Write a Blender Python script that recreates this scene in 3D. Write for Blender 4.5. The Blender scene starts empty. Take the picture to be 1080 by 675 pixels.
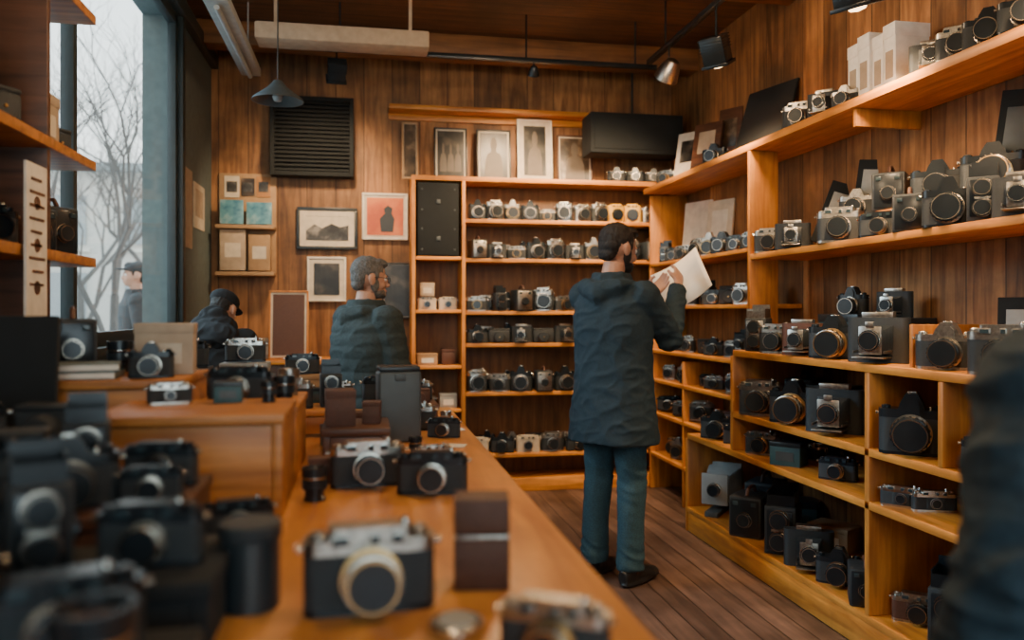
import bpy, bmesh, math, random
from mathutils import Vector, Matrix, noise
R=random.Random(11)
SC=bpy.context.scene
COL=SC.collection
A=math.radians(10.4); sA=math.sin(A); cA=math.cos(A); F=850.0; CH=1.35
# ---------- survey helpers (room axes: +Y into the room, +X to the shelving wall) ----------
def X_at(px,Y):
    k=(px-384.0)*cA/F
    return k*Y*cA/(1-k*sA)
def Y_at(px,X):
    k=(px-384.0)*cA/F
    return (X/k-X*sA)/cA
def D_of(X,Y): return X*sA+Y*cA
def Z_at(py,X,Y): return CH+(328-py)*D_of(X,Y)/F
def spot(px,py,z):
    d=(CH-z)*F/(py-328.0)
    X=(px-384)*d*cA/F
    return X,(d-X*sA)/cA,d

# ---------- materials ----------
def newmat(name):
    m=bpy.data.materials.new(name); m.use_nodes=True
    nt=m.node_tree; b=nt.nodes['Principled BSDF']
    return m,nt,b
def plain(name,col,rough=.5,metal=0,bump=0,bscale=80,emit=None,var=.12,coat=0):
    m,nt,b=newmat(name)
    b.inputs['Roughness'].default_value=rough; b.inputs['Metallic'].default_value=metal
    if coat: b.inputs['Coat Weight'].default_value=coat
    tc=nt.nodes.new('ShaderNodeTexCoord')
    n=nt.nodes.new('ShaderNodeTexNoise'); n.inputs['Scale'].default_value=bscale*.25; n.inputs['Detail'].default_value=4
    nt.links.new(tc.outputs['Object'],n.inputs['Vector'])
    r=nt.nodes.new('ShaderNodeValToRGB')
    r.color_ramp.elements[0].position=.3; r.color_ramp.elements[1].position=.7
    r.color_ramp.elements[0].color=[c*(1-var) for c in col]+[1]
    r.color_ramp.elements[1].color=[min(1,c*(1+var)) for c in col]+[1]
    nt.links.new(n.outputs['Fac'],r.inputs['Fac']); nt.links.new(r.outputs['Color'],b.inputs['Base Color'])
    if bump:
        n2=nt.nodes.new('ShaderNodeTexNoise'); n2.inputs['Scale'].default_value=bscale; n2.inputs['Detail'].default_value=3
        nt.links.new(tc.outputs['Object'],n2.inputs['Vector'])
        bp=nt.nodes.new('ShaderNodeBump'); bp.inputs['Strength'].default_value=bump; bp.inputs['Distance'].default_value=.004
        nt.links.new(n2.outputs['Fac'],bp.inputs['Height']); nt.links.new(bp.outputs['Normal'],b.inputs['Normal'])
    if emit:
        b.inputs['Emission Color'].default_value=(*emit[:3],1); b.inputs['Emission Strength'].default_value=emit[3]
    return m
def wood(name,c1,c2,axis='X',rough=.5,plank=None,gap=.03,scale=2.2,dark=.25,vmin=.62,vmax=1.2,stain=None):
    m,nt,b=newmat(name); L=nt.links; N=nt.nodes
    tc=N.new('ShaderNodeTexCoord'); mp=N.new('ShaderNodeMapping')
    s={'X':(1,11,11),'Y':(11,1,11),'Z':(11,11,1)}[axis]; mp.inputs['Scale'].default_value=s
    vec=tc.outputs['Object']
    L.new(vec,mp.inputs['Vector'])
    wn=None
    src=mp.outputs['Vector']
    if plank:
        sp=N.new('ShaderNodeSeparateXYZ'); L.new(vec,sp.inputs[0])
        dv=N.new('ShaderNodeMath'); dv.operation='DIVIDE'; dv.inputs[1].default_value=plank[1]; L.new(sp.outputs[plank[0]],dv.inputs[0])
        fl=N.new('ShaderNodeMath'); fl.operation='FLOOR'; L.new(dv.outputs[0],fl.inputs[0])
        fr=N.new('ShaderNodeMath'); fr.operation='FRACT'; L.new(dv.outputs[0],fr.inputs[0])
        wn=N.new('ShaderNodeTexWhiteNoise'); wn.noise_dimensions='1D'; L.new(fl.outputs[0],wn.inputs['W'])
        ad=N.new('ShaderNodeVectorMath'); ad.operation='ADD'
        sc=N.new('ShaderNodeVectorMath'); sc.operation='SCALE'; sc.inputs['Scale'].default_value=9
        L.new(wn.outputs['Color'],sc.inputs[0]); L.new(src,ad.inputs[0]); L.new(sc.outputs[0],ad.inputs[1]); src=ad.outputs[0]
    n=N.new('ShaderNodeTexNoise'); n.inputs['Scale'].default_value=scale; n.inputs['Detail'].default_value=7; n.inputs['Distortion'].default_value=.8
    L.new(src,n.inputs['Vector'])
    r=N.new('ShaderNodeValToRGB'); r.color_ramp.elements[0].position=.32; r.color_ramp.elements[1].position=.68
    r.color_ramp.elements[0].color=(*c1,1); r.color_ramp.elements[1].color=(*c2,1)
    L.new(n.outputs['Fac'],r.inputs['Fac']); out=r.outputs['Color']; h=n.outputs['Fac']
    n3=N.new('ShaderNodeTexNoise'); n3.inputs['Scale'].default_value=1.9; n3.inputs['Detail'].default_value=6; n3.inputs['Roughness'].default_value=.65; L.new(vec,n3.inputs['Vector'])
    m3=N.new('ShaderNodeMapRange'); m3.inputs['From Min'].default_value=.34; m3.inputs['From Max'].default_value=.64; m3.inputs['To Min'].default_value=stain if stain else (.45 if plank else .72); m3.inputs['To Max'].default_value=1.12; L.new(n3.outputs['Fac'],m3.inputs['Value'])
    h3=N.new('ShaderNodeHueSaturation'); L.new(m3.outputs[0],h3.inputs['Value']); L.new(out,h3.inputs['Color']); out=h3.outputs[0]
    if plank:
        mr=N.new('ShaderNodeMapRange'); mr.inputs['To Min'].default_value=vmin; mr.inputs['To Max'].default_value=vmax; L.new(wn.outputs['Value'],mr.inputs['Value'])
        hs=N.new('ShaderNodeHueSaturation'); L.new(mr.outputs[0],hs.inputs['Value']); L.new(out,hs.inputs['Color'])
        pp=N.new('ShaderNodeMath'); pp.operation='PINGPONG'; pp.inputs[1].default_value=.5; L.new(fr.outputs[0],pp.inputs[0])
        g=N.new('ShaderNodeMapRange'); g.inputs['From Min'].default_value=gap*.4; g.inputs['From Max'].default_value=gap; L.new(pp.outputs[0],g.inputs['Value'])
        mx=N.new('ShaderNodeMix'); mx.data_type='RGBA'; mx.inputs['A'].default_value=(c1[0]*dark,c1[1]*dark,c1[2]*dark,1)
        L.new(g.outputs[0],mx.inputs['Factor']); L.new(hs.outputs[0],mx.inputs['B']); out=mx.outputs['Result']
        h=g.outputs[0]
    L.new(out,b.inputs['Base Color']); b.inputs['Roughness'].default_value=rough
    bp=N.new('ShaderNodeBump'); bp.inputs['Strength'].default_value=.25; bp.inputs['Distance'].default_value=.004
    L.new(h,bp.inputs['Height']); L.new(bp.outputs['Normal'],b.inputs['Normal'])
    return m
def picmat(name,cols,scale=6,seed=0):
    m,nt,b=newmat(name); L=nt.links; N=nt.nodes
    tc=N.new('ShaderNodeTexCoord'); mp=N.new('ShaderNodeMapping'); mp.inputs['Location'].default_value=(seed,seed*2,seed*.7)
    L.new(tc.outputs['Object'],mp.inputs['Vector'])
    n=N.new('ShaderNodeTexNoise'); n.inputs['Scale'].default_value=scale; n.inputs['Detail'].default_value=5
    L.new(mp.outputs[0],n.inputs['Vector'])
    r=N.new('ShaderNodeValToRGB'); e=r.color_ramp.elements
    e[0].position=.38; e[0].color=(*cols[0],1); e[1].position=.66; e[1].color=(*cols[-1],1)
    for i,c in enumerate(cols[1:-1]):
        k=e.new(.38+.28*(i+1)/(len(cols)-1)); k.color=(*c,1)
    L.new(n.outputs['Fac'],r.inputs['Fac']); L.new(r.outputs[0],b.inputs['Base Color']); b.inputs['Roughness'].default_value=.35
    return m
M={}
S1,S2=(.40,.135,.019),(.76,.315,.053)
M['shelf_x']=wood('shelf_wood_x',S1,S2,'X',.42)
M['shelf_y']=wood('shelf_wood_y',S1,S2,'Y',.42)
M['shelf_z']=wood('shelf_wood_z',(.34,.115,.018),(.63,.255,.043),'Z',.45)
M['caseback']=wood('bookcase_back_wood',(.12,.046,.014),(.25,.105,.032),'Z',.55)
M['counter']=wood('counter_wood',(.40,.145,.032),(.70,.31,.076),'Y',.34,scale=1.6)
M['riser']=wood('riser_wood',(.30,.105,.022),(.58,.245,.056),'X',.45,scale=2.8)
M['darkwood']=wood('dark_wood',(.05,.022,.013),(.14,.058,.030),'X',.45)
M['wall_b']=wood('wall_planks_back',(.21,.085,.028),(.52,.245,.085),'Z',.6,plank=(0,.21),vmin=.55,vmax=1.15,dark=.2,gap=.02)
M['wall_r']=wood('wall_planks_side',(.19,.078,.026),(.47,.22,.076),'Z',.6,plank=(1,.21),vmin=.55,vmax=1.12,dark=.2,gap=.02)
M['floor']=wood('floor_planks',(.085,.052,.040),(.19,.115,.085),'Y',.42,plank=(0,.115),gap=.04)
M['ceil']=wood('ceiling_boards',(.065,.028,.012),(.15,.066,.026),'X',.6,plank=(1,.2))
M['beam']=wood('beam_wood',(.11,.045,.015),(.24,.105,.034),'X',.6)
M['black']=plain('black_leatherette',(.020,.027,.032),.5,0,.5,900)
M['blackp']=plain('black_plastic',(.016,.023,.028),.36)
M['matte']=plain('matte_black_cloth',(.008,.011,.013),.95)
M['blackm']=plain('black_enamel_metal',(.018,.024,.030),.25,.3)
M['silver']=plain('satin_chrome',(.58,.57,.53),.27,1,.08,500,var=.2)
M['silver2']=plain('aged_chrome',(.42,.40,.365),.32,1,.1,500,var=.3)
M['dullring']=plain('dull_lens_ring_metal',(.36,.325,.28),.26,1,0,200,var=.25)
M['darkring']=plain('dark_bronze_lens_ring',(.15,.115,.085),.3,1,0,200,var=.25)
M['brass']=plain('brass',(.56,.36,.16),.28,1,var=.2)
M['cream']=plain('cream_enamel',(.50,.44,.34),.45)
M['brown']=plain('brown_leather',(.085,.034,.020),.5,0,.4,500)
M['tan']=plain('tan_leather',(.38,.18,.06),.5,0,.3,500)
M['yellow']=plain('yellow_enamel',(.66,.38,.05),.4)
M['grey']=plain('grey_plastic',(.055,.068,.074),.5)
M['lgrey']=plain('light_grey_plastic',(.28,.30,.30),.5)
M['glass']=plain('coated_lens_glass',(.045,.024,.016),.04,0,0,coat=1)
M['vf']=plain('viewfinder_glass',(.03,.05,.06),.08,0)
M['paper']=plain('white_paper',(.66,.63,.56),.7)
M['white2']=plain('bright_white_card',(.86,.84,.79),.7)
M['creampaper']=plain('cream_paper',(.95,.84,.68),.7,var=.03)
M['card']=plain('cardboard',(.36,.23,.125),.8)
M['beigebox']=plain('beige_carton',(.40,.32,.235),.75)
M['tealbox']=plain('teal_carton',(.030,.085,.10),.6)
M['skin']=plain('skin',(.50,.26,.17),.5,0,.15,300,var=.06)
M['lips']=plain('lip_skin',(.38,.15,.11),.5)
M['white']=plain('eye_white',(.75,.72,.68),.2)
M['hair']=plain('dark_hair',(.014,.010,.008),.6,0,1.0,420,var=.5)
M['hairg']=plain('grey_hair',(.13,.118,.105),.65,0,1.0,420,var=.45)
M['shoe']=plain('black_shoe_leather',(.012,.012,.013),.4)
M['coat']=plain('dark_navy_coat_cloth',(.013,.030,.042),.85,0,.3,420,var=.15)
M['coat2']=plain('quilted_grey_green_cloth',(.026,.038,.037),.85,0,.4,300,var=.2)
M['coat3']=plain('black_wool_cloth',(.010,.012,.015),.9,0,.4,300)
M['coat4']=plain('navy_nylon_cloth',(.012,.034,.052),.75,0,.2,200,var=.2)
M['coat5']=plain('charcoal_street_coat_cloth',(.03,.034,.036),.8)
M['jeans']=plain('teal_denim',(.030,.080,.108),.85,0,.35,600,var=.25)
M['plaster']=plain('grey_teal_paint',(.10,.135,.138),.7)
M['frameT']=plain('window_frame_paint',(.020,.032,.036),.5)
M['facade']=plain('pale_facade',(.56,.54,.50),.8)
M['facwin']=plain('facade_window_grey',(.30,.33,.34),.4)
M['pave']=plain('pavement',(.42,.43,.43),.9)
M['bark']=plain('bark',(.12,.112,.105),.9)
M['bulb']=plain('lamp_bulb_glow',(1,.8,.5),.4,emit=(1,.68,.36,7))
M['mat']=plain('picture_mount',(.58,.52,.42),.8)
M['pic1']=picmat('photo_print_grey',[(.012,.013,.014),(.05,.05,.048),(.26,.24,.21)],9,1)
M['pic2']=picmat('photo_print_sepia',[(.014,.010,.007),(.07,.048,.032),(.24,.18,.12)],8,4)
M['pic3']=picmat('photo_print_dark',[(.008,.010,.011),(.022,.023,.023),(.08,.07,.055)],8,7)
M['tone']=plain('print_midtone',(.115,.095,.075),.5)
M['orangepic']=picmat('orange_print',[(.46,.075,.014),(.56,.115,.022),(.64,.18,.04)],6,2)
M['bluepic']=picmat('blue_print',[(.04,.16,.26),(.12,.32,.42),(.36,.52,.56)],9,5)
def glassmat():
    m,nt,b=newmat('window_pane_glass'); nt.nodes.remove(b)
    o=nt.nodes['Material Output']; t=nt.nodes.new('ShaderNodeBsdfTransparent'); g=nt.nodes.new('ShaderNodeBsdfGlossy'); g.inputs['Roughness'].default_value=.03
    t.inputs['Color'].default_value=(.95,.98,1,1)
    mx=nt.nodes.new('ShaderNodeMixShader'); mx.inputs[0].default_value=.05
    nt.links.new(t.outputs[0],mx.inputs[1]); nt.links.new(g.outputs[0],mx.inputs[2]); nt.links.new(mx.outputs[0],o.inputs[0])
    return m
M['pane']=glassmat()

# ---------- mesh builder ----------
class MB:
    def __init__(s): s.bm=bmesh.new(); s.m=[]
    def mi(s,k):
        if k not in s.m: s.m.append(k)
        return s.m.index(k)
    def box(s,c,sz,k,bev=0,rot=None,seg=2):
        g=bmesh.ops.create_cube(s.bm,size=1)
        vs=g['verts']
        for v in vs: v.co=Vector((v.co.x*sz[0],v.co.y*sz[1],v.co.z*sz[2]))
        fs=set(f for v in vs for f in v.link_faces)
        if bev:
            es=list(set(e for v in vs for e in v.link_edges))
            r=bmesh.ops.bevel(s.bm,geom=es,offset=bev,segments=seg,affect='EDGES',profile=.5)
            vs=list(set(v for f in r['faces'] for v in f.verts)|set(v for f in fs if f.is_valid for v in f.verts))
            fs=set(f for v in vs for f in v.link_faces)
        i=s.mi(k)
        for f in fs: f.material_index=i
        Mx=Matrix.Translation(Vector(c))
        if rot is not None: Mx=Mx@rot
        for v in vs: v.co=Mx@v.co
        return s
    def lathe(s,prof,k,o=(0,0,0),ax='Z',seg=24,cap=True):
        rot={'Z':Matrix.Identity(3),'-Y':Matrix.Rotation(math.pi/2,3,'X'),'X':Matrix.Rotation(math.pi/2,3,'Y'),'-X':Matrix.Rotation(-math.pi/2,3,'Y'),'Y':Matrix.Rotation(-math.pi/2,3,'X')}[ax]
        o=Vector(o); rings=[]
        for r,h in prof:
            rings.append([s.bm.verts.new(o+rot@Vector((max(r,1e-5)*math.cos(2*math.pi*j/seg),max(r,1e-5)*math.sin(2*math.pi*j/seg),h))) for j in range(seg)])
        i=s.mi(k)
        for a,b in zip(rings,rings[1:]):
            for j in range(seg):
                f=s.bm.faces.new((a[j],a[(j+1)%seg],b[(j+1)%seg],b[j])); f.material_index=i
        if cap:
            f=s.bm.faces.new(rings[0][::-1]); f.material_index=i
            f=s.bm.faces.new(rings[-1]); f.material_index=i
        return s
    def prism(s,pts,h0,h1,k,ax='Z'):
        def P(p,h): return Vector((p[0],p[1],h)) if ax=='Z' else (Vector((p[0],h,p[1])) if ax=='Y' else Vector((h,p[0],p[1])))
        a=[s.bm.verts.new(P(p,h0)) for p in pts]; b=[s.bm.verts.new(P(p,h1)) for p in pts]
        i=s.mi(k); n=len(pts)
        for j in range(n):
            f=s.bm.faces.new((a[j],a[(j+1)%n],b[(j+1)%n],b[j])); f.material_index=i
        f=s.bm.faces.new(a[::-1]); f.material_index=i
        f=s.bm.faces.new(b); f.material_index=i
        return s
    def tube(s,pts,rad,k,seg=8):
        i=s.mi(k); loft(s.bm,[Vector(p) for p in pts],rad if isinstance(rad,list) else [rad]*len(pts),None,seg,i); return s
    def mesh(s,name,smooth=True,ang=35):
        bmesh.ops.recalc_face_normals(s.bm,faces=s.bm.faces[:])
        me=bpy.data.meshes.new(name); s.bm.to_mesh(me); s.bm.free()
        for k in s.m: me.materials.append(M[k])
        if smooth and len(me.polygons):
            me.polygons.foreach_set('use_smooth',[True]*len(me.polygons)); me.set_sharp_from_angle(angle=math.radians(ang))
        return me
def loft(bm,pts,rx,ry=None,seg=14,mi=0,ref=None):
    ry=ry or rx; ref=ref or Vector((1,0,0)); rings=[]
    n=len(pts)
    for i,p in enumerate(pts):
        t=(pts[min(i+1,n-1)]-pts[max(i-1,0)]).normalized()
        u=ref-t*t.dot(ref)
        if u.length<.15:
            q=Vector((0,1,0)); u=q-t*t.dot(q)
        u.normalize(); v=t.cross(u)
        rings.append([bm.verts.new(p+u*rx[i]*math.cos(2*math.pi*j/seg)+v*ry[i]*math.sin(2*math.pi*j/seg)) for j in range(seg)])
    for a,b in zip(rings,rings[1:]):
        for j in range(seg):
            f=bm.faces.new((a[j],a[(j+1)%seg],b[(j+1)%seg],b[j])); f.material_index=mi
    f=bm.faces.new(rings[0][::-1]); f.material_index=mi
    f=bm.faces.new(rings[-1]); f.material_index=mi
def ell(bm,c,r,Mx=None):
    g=bmesh.ops.create_uvsphere(bm,u_segments=20,v_segments=14,radius=1)
    for v in g['verts']:
        v.co=Vector((v.co.x*r[0]+c[0],v.co.y*r[1]+c[1],v.co.z*r[2]+c[2]))
        if Mx is not None: v.co=Mx@v.co

def thing(name,label,cat,loc=(0,0,0),rz=0,sc=1,group=None,rx=0,ry=0,kind=None):
    o=bpy.data.objects.new(name,None); o.empty_display_size=.05
    o.location=loc; o.rotation_euler=(rx,ry,rz); o.scale=(sc,sc,sc)
    o['label']=label; o['category']=cat
    if group: o['group']=group
    if kind: o['kind']=kind
    COL.objects.link(o); return o
def part(par,me,name,loc=(0,0,0),label=None,rot=(0,0,0)):
    o=bpy.data.objects.new(name,me); o.location=loc; o.rotation_euler=rot
    if par is not None: o.parent=par
    if label: o['label']=label
    COL.objects.link(o); return o
def single(name,me,label,cat,loc=(0,0,0),rot=(0,0,0),group=None,sc=1):
    o=bpy.data.objects.new(name,me); o.location=loc; o.rotation_euler=rot; o.scale=(sc,sc,sc)
    o['label']=label; o['category']=cat
    if group: o['group']=group
    COL.objects.link(o); return o
def struct(name,me,label=None):
    o=bpy.data.objects.new(name,me); o['kind']='structure'; o['label']=label or name.replace('_',' '); COL.objects.link(o); return o
def bbox(x0,x1,y0,y1,z0,z1): return ((x0+x1)/2,(y0+y1)/2,(z0+z1)/2),(abs(x1-x0),abs(y1-y0),abs(z1-z0))
def board(par,name,x0,x1,y0,y1,z0,z1,k,bev=.003):
    c,s=bbox(x0,x1,y0,y1,z0,z1); P=par.location if par else Vector((0,0,0))
    return part(par,MB().box((0,0,0),s,k,bev).mesh(name),name,Vector(c)-P)

# ================= ROOM =================
XL,XR,YB,YF,ZC=-1.1,2.45,6.2,-2.2,3.3
def wallbox(name,boxes,k):
    mb=MB()
    for b in boxes:
        c,s=bbox(*b); mb.box(c,s,k)
    return struct(name,mb.mesh(name,False))
wallbox('floor',[(XL-.2,XR+.2,YF-.2,YB+.2,-.1,0)],'floor')
wallbox('ceiling',[(XL-.2,XR+.2,YF-.2,YB+.2,ZC,ZC+.1)],'ceil')
wallbox('wall_back',[(XL-.2,XR+.2,YB,YB+.2,0,ZC)],'wall_b')
wallbox('wall_right',[(XR,XR+.2,YF,YB,0,ZC)],'wall_r')
F0,F1,FS,FH=-.8,2.1,.7,2.9  # opening added in the unseen front wall for cool daylight fill
wallbox('wall_front',[(XL-.2,F0,YF-.2,YF,0,ZC),(F1,XR+.2,YF-.2,YF,0,ZC),(F0,F1,YF-.2,YF,0,FS),(F0,F1,YF-.2,YF,FH,ZC)],'wall_b')
W0,W1,WS,WH=2.9,5.12,1.2,3.12
wallbox('wall_left',[(XL-.2,XL,YF,W0,0,ZC),(XL-.2,XL,W1,YB,0,ZC),(XL-.2,XL,W0,W1,0,WS),(XL-.2,XL,W0,W1,WH,ZC)],'plaster')
mb=MB()
for b in [(XL-.05,XL,W0,W0+.05,WS,WH),(XL-.05,XL,W1-.05,W1,WS,WH),(XL-.05,XL,W0,W1,WS,WS+.06),(XL-.05,XL,W0,W1,WH-.06,WH),(XL-.05,XL,3.36,3.40,WS,WH)]:
    c,s=bbox(*b); mb.box(c,s,'frameT',.004)
win=struct('window_1',mb.mesh('window_1'),'dark teal framed shop window')
part(win,MB().box((XL-.03,(W0+W1)/2,(WS+WH)/2),(.006,W1-W0-.08,WH-WS-.08),'pane').mesh('window_pane'),'window_pane')
mb=MB()
for b in [(F0,F0+.07,YF-.13,YF-.07,FS,FH),(F1-.07,F1,YF-.13,YF-.07,FS,FH),(F0,F1,YF-.13,YF-.07,FS,FS+.07),(F0,F1,YF-.13,YF-.07,FH-.07,FH),(.63,.68,YF-.13,YF-.07,FS,FH)]:
    c,s=bbox(*b); mb.box(c,s,'frameT',.004)
win=struct('added_window_2',mb.mesh('added_window_2'),'unseen dark framed window added for fill light')  # added window behind the view, lets cool fill reach the foreground
part(win,MB().box(((F0+F1)/2,YF-.1,(FS+FH)/2),(F1-F0-.1,.006,FH-FS-.1),'pane').mesh('window_pane'),'window_pane')
mb=MB(); c,s=bbox(XL-.2,XL+.06,W0-.03,W1+.03,WS-.04,WS); mb.box(c,s,'frameT',.004); struct('trim_1',mb.mesh('trim_1'),'window sill')
mb=MB()
c,s=bbox(XL,XL+.03,W1,W1+.07,1.0,ZC-.02); mb.box(c,s,'frameT',.003)
c,s=bbox(XL,XL+.05,W0-.05,YB-.001,WH,WH+.09); mb.box(c,s,'frameT',.003)
struct('trim_2',mb.mesh('trim_2'),'dark window casing and head rail')
mb=MB(); c,s=bbox(XL+.12,2.0,YB-.02,YB-.001,0,.1); mb.box(c,s,'darkwood',.003); struct('baseboard_back',mb.mesh('baseboard_back'))
for i,y in enumerate([1.2,2.7,4.2,5.65]):
    mb=MB(); c,s=bbox(XL,XR,y,y+.16,ZC-.16,ZC-.001); mb.box(c,s,'beam',.006); struct('trim_%d'%(i+3),mb.mesh('trim_beam'),'wooden ceiling beam')

# ---------- outside ----------
single('street_pavement',MB().box((-9,10,-.06),(15.2,70,.1),'pave').mesh('street_pavement'),'pale grey street pavement outside the window','pavement',(0,0,0))
mb=MB(); mb.box((0,0,2.4),(14,1,4.8),'facade')
for i in range(7):
    for j in range(2):
        mb.box((-5.4+i*1.8,-.5,1.7+j*1.9),(.9,.1,1.2),'facwin'); mb.box((-5.4+i*1.8,-.56,.95+j*1.9),(1.1,.12,.08),'paper')
mb.box((0,-.1,4.9),(14.3,1.4,.2),'facwin')
single('building_facade',mb.mesh('building_facade'),'pale beige low building across the street','building',(-9.0,22,0))
def tree(mb,p,d,l,r,lv):
    q=p+d*l*.5+Vector((R.uniform(-1,1),R.uniform(-1,1),R.uniform(-.3,.3)))*l*.07; e=q+(d+Vector((R.uniform(-.25,.25),R.uniform(-.25,.25),.05))).normalized()*l*.5
    mb.tube([p,q,e],[r,r*.85,r*.66],'bark',6 if lv<3 else 4)
    if lv>=6: return
    for i in range(3):
        a=R.uniform(0,6.28); sp=R.uniform(.35,.85)
        nd=(d+Vector((math.cos(a)*sp,math.sin(a)*sp,R.uniform(-.15,.3)))).normalized()
        tree(mb,e if i else q,nd,l*R.uniform(.6,.82),r*.53,lv+1)
mb=MB(); tree(mb,Vector((0,0,0)),Vector((.03,0,1)),1.5,.07,0)
tme=mb.mesh('trunk_and_branches')
gt='bare trees along the street'
tr=thing('bare_tree','leafless winter tree outside the window','tree',(-2.75,9.6,0),0,1,group=gt); part(tr,tme,'trunk_and_branches')
tr=thing('bare_tree','leafless winter tree outside the window','tree',(-4.4,13.8,0),2.1,1.15,group=gt); part(tr,tme,'trunk_and_branches')
tr=thing('bare_tree','leafless winter tree outside the window','tree',(-4.0,16.5,0),4.0,1.3,group=gt); part(tr,tme,'trunk_and_branches')

# ================= SHELVING =================
XU,XLo,ZT=2.1,1.95,2.28
ru=thing('wall_shelving','orange wooden open shelving along the wall full of cameras','shelving',(2.25,2.9,0))
T=.032
def b_(n,*a,k='shelf_y'): board(ru,n,*a,k)
b_('shelf_board',XU,XR-.005,1.0,5.88,ZT-.04,ZT)
b_('shelf_board',XU,XR-.005,1.0,4.15,1.665-T,1.665)
b_('shelf_board',2.27,XR-.005,1.0,3.35,1.80-.02,1.80)
b_('shelf_board',XLo,XR-.005,1.0,4.05,1.14-T,1.14)
b_('shelf_board',XLo,XR-.005,1.0,4.05,.81-T,.81)
b_('shelf_board',XLo,XR-.005,1.0,4.67,.60-T,.60)
b_('shelf_board',XLo,XR-.005,1.0,4.67,.15-T,.15)
b_('plinth',XLo+.005,XLo+.03,1.0,4.67,.001,.118)
for (x0,x1,y,z0,z1) in [(XU,2.27,4.15,1.14,ZT-.008),(XLo,XR-.005,4.05,.60,1.14),(XLo,XR-.005,4.67,.0,.60),(XLo,XR-.005,2.86,.15,1.14),(XLo,XR-.005,1.9,.15,1.14),(XU,XR-.005,1.0,1.14,ZT-.008)]:
    b_('upright_panel',x0,x1,y,y+.03,z0+.001,z1-.033,k='shelf_z')
b_('upright_panel',XLo,XR-.005,2.45,2.475,.811,1.14-.033,k='shelf_z')
b_('upright_panel',XLo+.05,XR-.005,2.67,2.69,1.141,1.30,k='shelf_z')
b_('shelf_bracket',XU+.02,XR-.01,3.2,3.225,2.16,ZT-.041,k='shelf_z')
fu=thing('corner_shelving','narrow wooden corner shelving behind the standing person','shelving',(2.3,5.2,0))
FZ=[1.71,1.39,1.06,.84,.59,.28]
for z in FZ: board(fu,'shelf_board',2.15,XR-.005,4.72 if z<.7 else 4.2,5.88,z-.025,z,'shelf_y')
board(fu,'upright_panel',2.15,XR-.005,5.86,5.885,0.001,2.23,'shelf_z')
board(fu,'upright_panel',2.15,XR-.005,5.22,5.24,0.001,1.0,'shelf_z')
bk=thing('back_bookcase','tall orange wooden bookcase filled with rows of cameras','bookcase',(1.3,6.05,0))
BZ=[2.03,1.74,1.35,1.11,.748,.288]
board(bk,'top_board',.34,XR-.005,5.9,6.195,2.342-.035,2.342,'shelf_x')
for z in BZ: board(bk,'shelf_board',.735,2.42,5.9,6.17,z-.028,z,'shelf_x')
for z in [1.75,1.36,.95,.63,.29]: board(bk,'shelf_board',.37,.705,5.9,6.17,z-.025,z,'shelf_x')
board(bk,'plinth',.37,2.42,5.91,6.17,.001,.10,'shelf_x')
for x in (.34,.706,2.42): board(bk,'upright_panel',x,x+.028,5.89,6.195,.001,2.306,'shelf_z')
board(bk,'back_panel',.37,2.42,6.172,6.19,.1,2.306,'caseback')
wl=thing('wall_ledge','long wooden display ledge fixed high on the plank wall','shelf',(1.0,6.1,2.87))
board(wl,'ledge_board',X_at(410,6.1),X_at(642,6.1),6.02,6.195,2.85,2.885,'shelf_x')
board(wl,'back_rail',X_at(410,6.1),X_at(642,6.1),6.17,6.195,2.80,2.85,'shelf_x')

# counter
ct=thing('shop_counter','long orange wooden shop counter covered with cameras','counter',(-.4,1.8,0))
CZ=.98; CX=.325
board(ct,'worktop',XL+.005,CX,.42,3.1,CZ-.045,CZ,'counter',.005)
board(ct,'front_panel',CX-.05,CX-.03,.5,3.05,.08,CZ-.046,'shelf_z')
board(ct,'cabinet_base',XL+.02,CX-.06,.5,3.05,.001,CZ-.046,'darkwood')
sb=thing('back_sideboard','low wooden sideboard against the plank wall','sideboard',(-.4,5.95,0))
board(sb,'sideboard_top',XL+.04,.30,5.72,6.17,.98,1.01,'shelf_x'); board(sb,'body',XL+.06,.28,5.74,6.16,.001,.979,'darkwood')

# ================= CAMERA KINDS =================
def stad(w,d,r,n=5):
    pts=[]
    for cx,cy,a0 in ((w/2-r,d/2-r,0),(-w/2+r,d/2-r,90),(-w/2+r,-d/2+r,180),(w/2-r,-d/2+r,270)):
        for i in range(n+1):
            a=math.radians(a0+90*i/n); pts.append((cx+r*math.cos(a),cy+r*math.sin(a)))
    return pts
KINDS={}
def lens_parts(r,l,y,z,metal,x=0,ring='silver'):
    P=[(r*1.14,0),(r*1.14,l*.12),(r*1.0,l*.14),(r*1.0,l*.34),(r*.92,l*.36),(r*.92,l*.5),(r*1.04,l*.52),(r*1.04,l*.74),(r*.95,l*.76),(r*.95,l*1.0),(r*.88,l*1.0),(r*.80,l*.92),(r*.62,l*.82),(r*.60,l*.80)]
    mb=MB().lathe(P[:4],ring,(x,y,z),'-Y',28,False)
    mb.lathe(P[3:9],metal,(x,y,z),'-Y',28,False)
    mb.lathe(P[8:11],ring,(x,y,z),'-Y',28,False)
    mb.lathe(P[10:],'blackm',(x,y,z),'-Y',28,True)
    mb.lathe([(r*.70,l*.875),(r*.67,l*.885),(r*.64,l*.865)],ring,(x,y,z),'-Y',28,False)
    for j in range(20):
        a=j*2*math.pi/20
        mb.box((x+math.cos(a)*r*1.04,y-l*.63,z+math.sin(a)*r*1.04),(r*.1,l*.2,r*.1),metal,rot=Matrix.Rotation(-a,4,'Y'))
    g=MB().lathe([(r*.62,l*.83),(r*.55,l*.88),(r*.42,l*.93),(r*.22,l*.965),(0,l*.975)],'glass',(x,y,z),'-Y',24,False)
    return mb.mesh('lens'),g.mesh('lens_glass')
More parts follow.
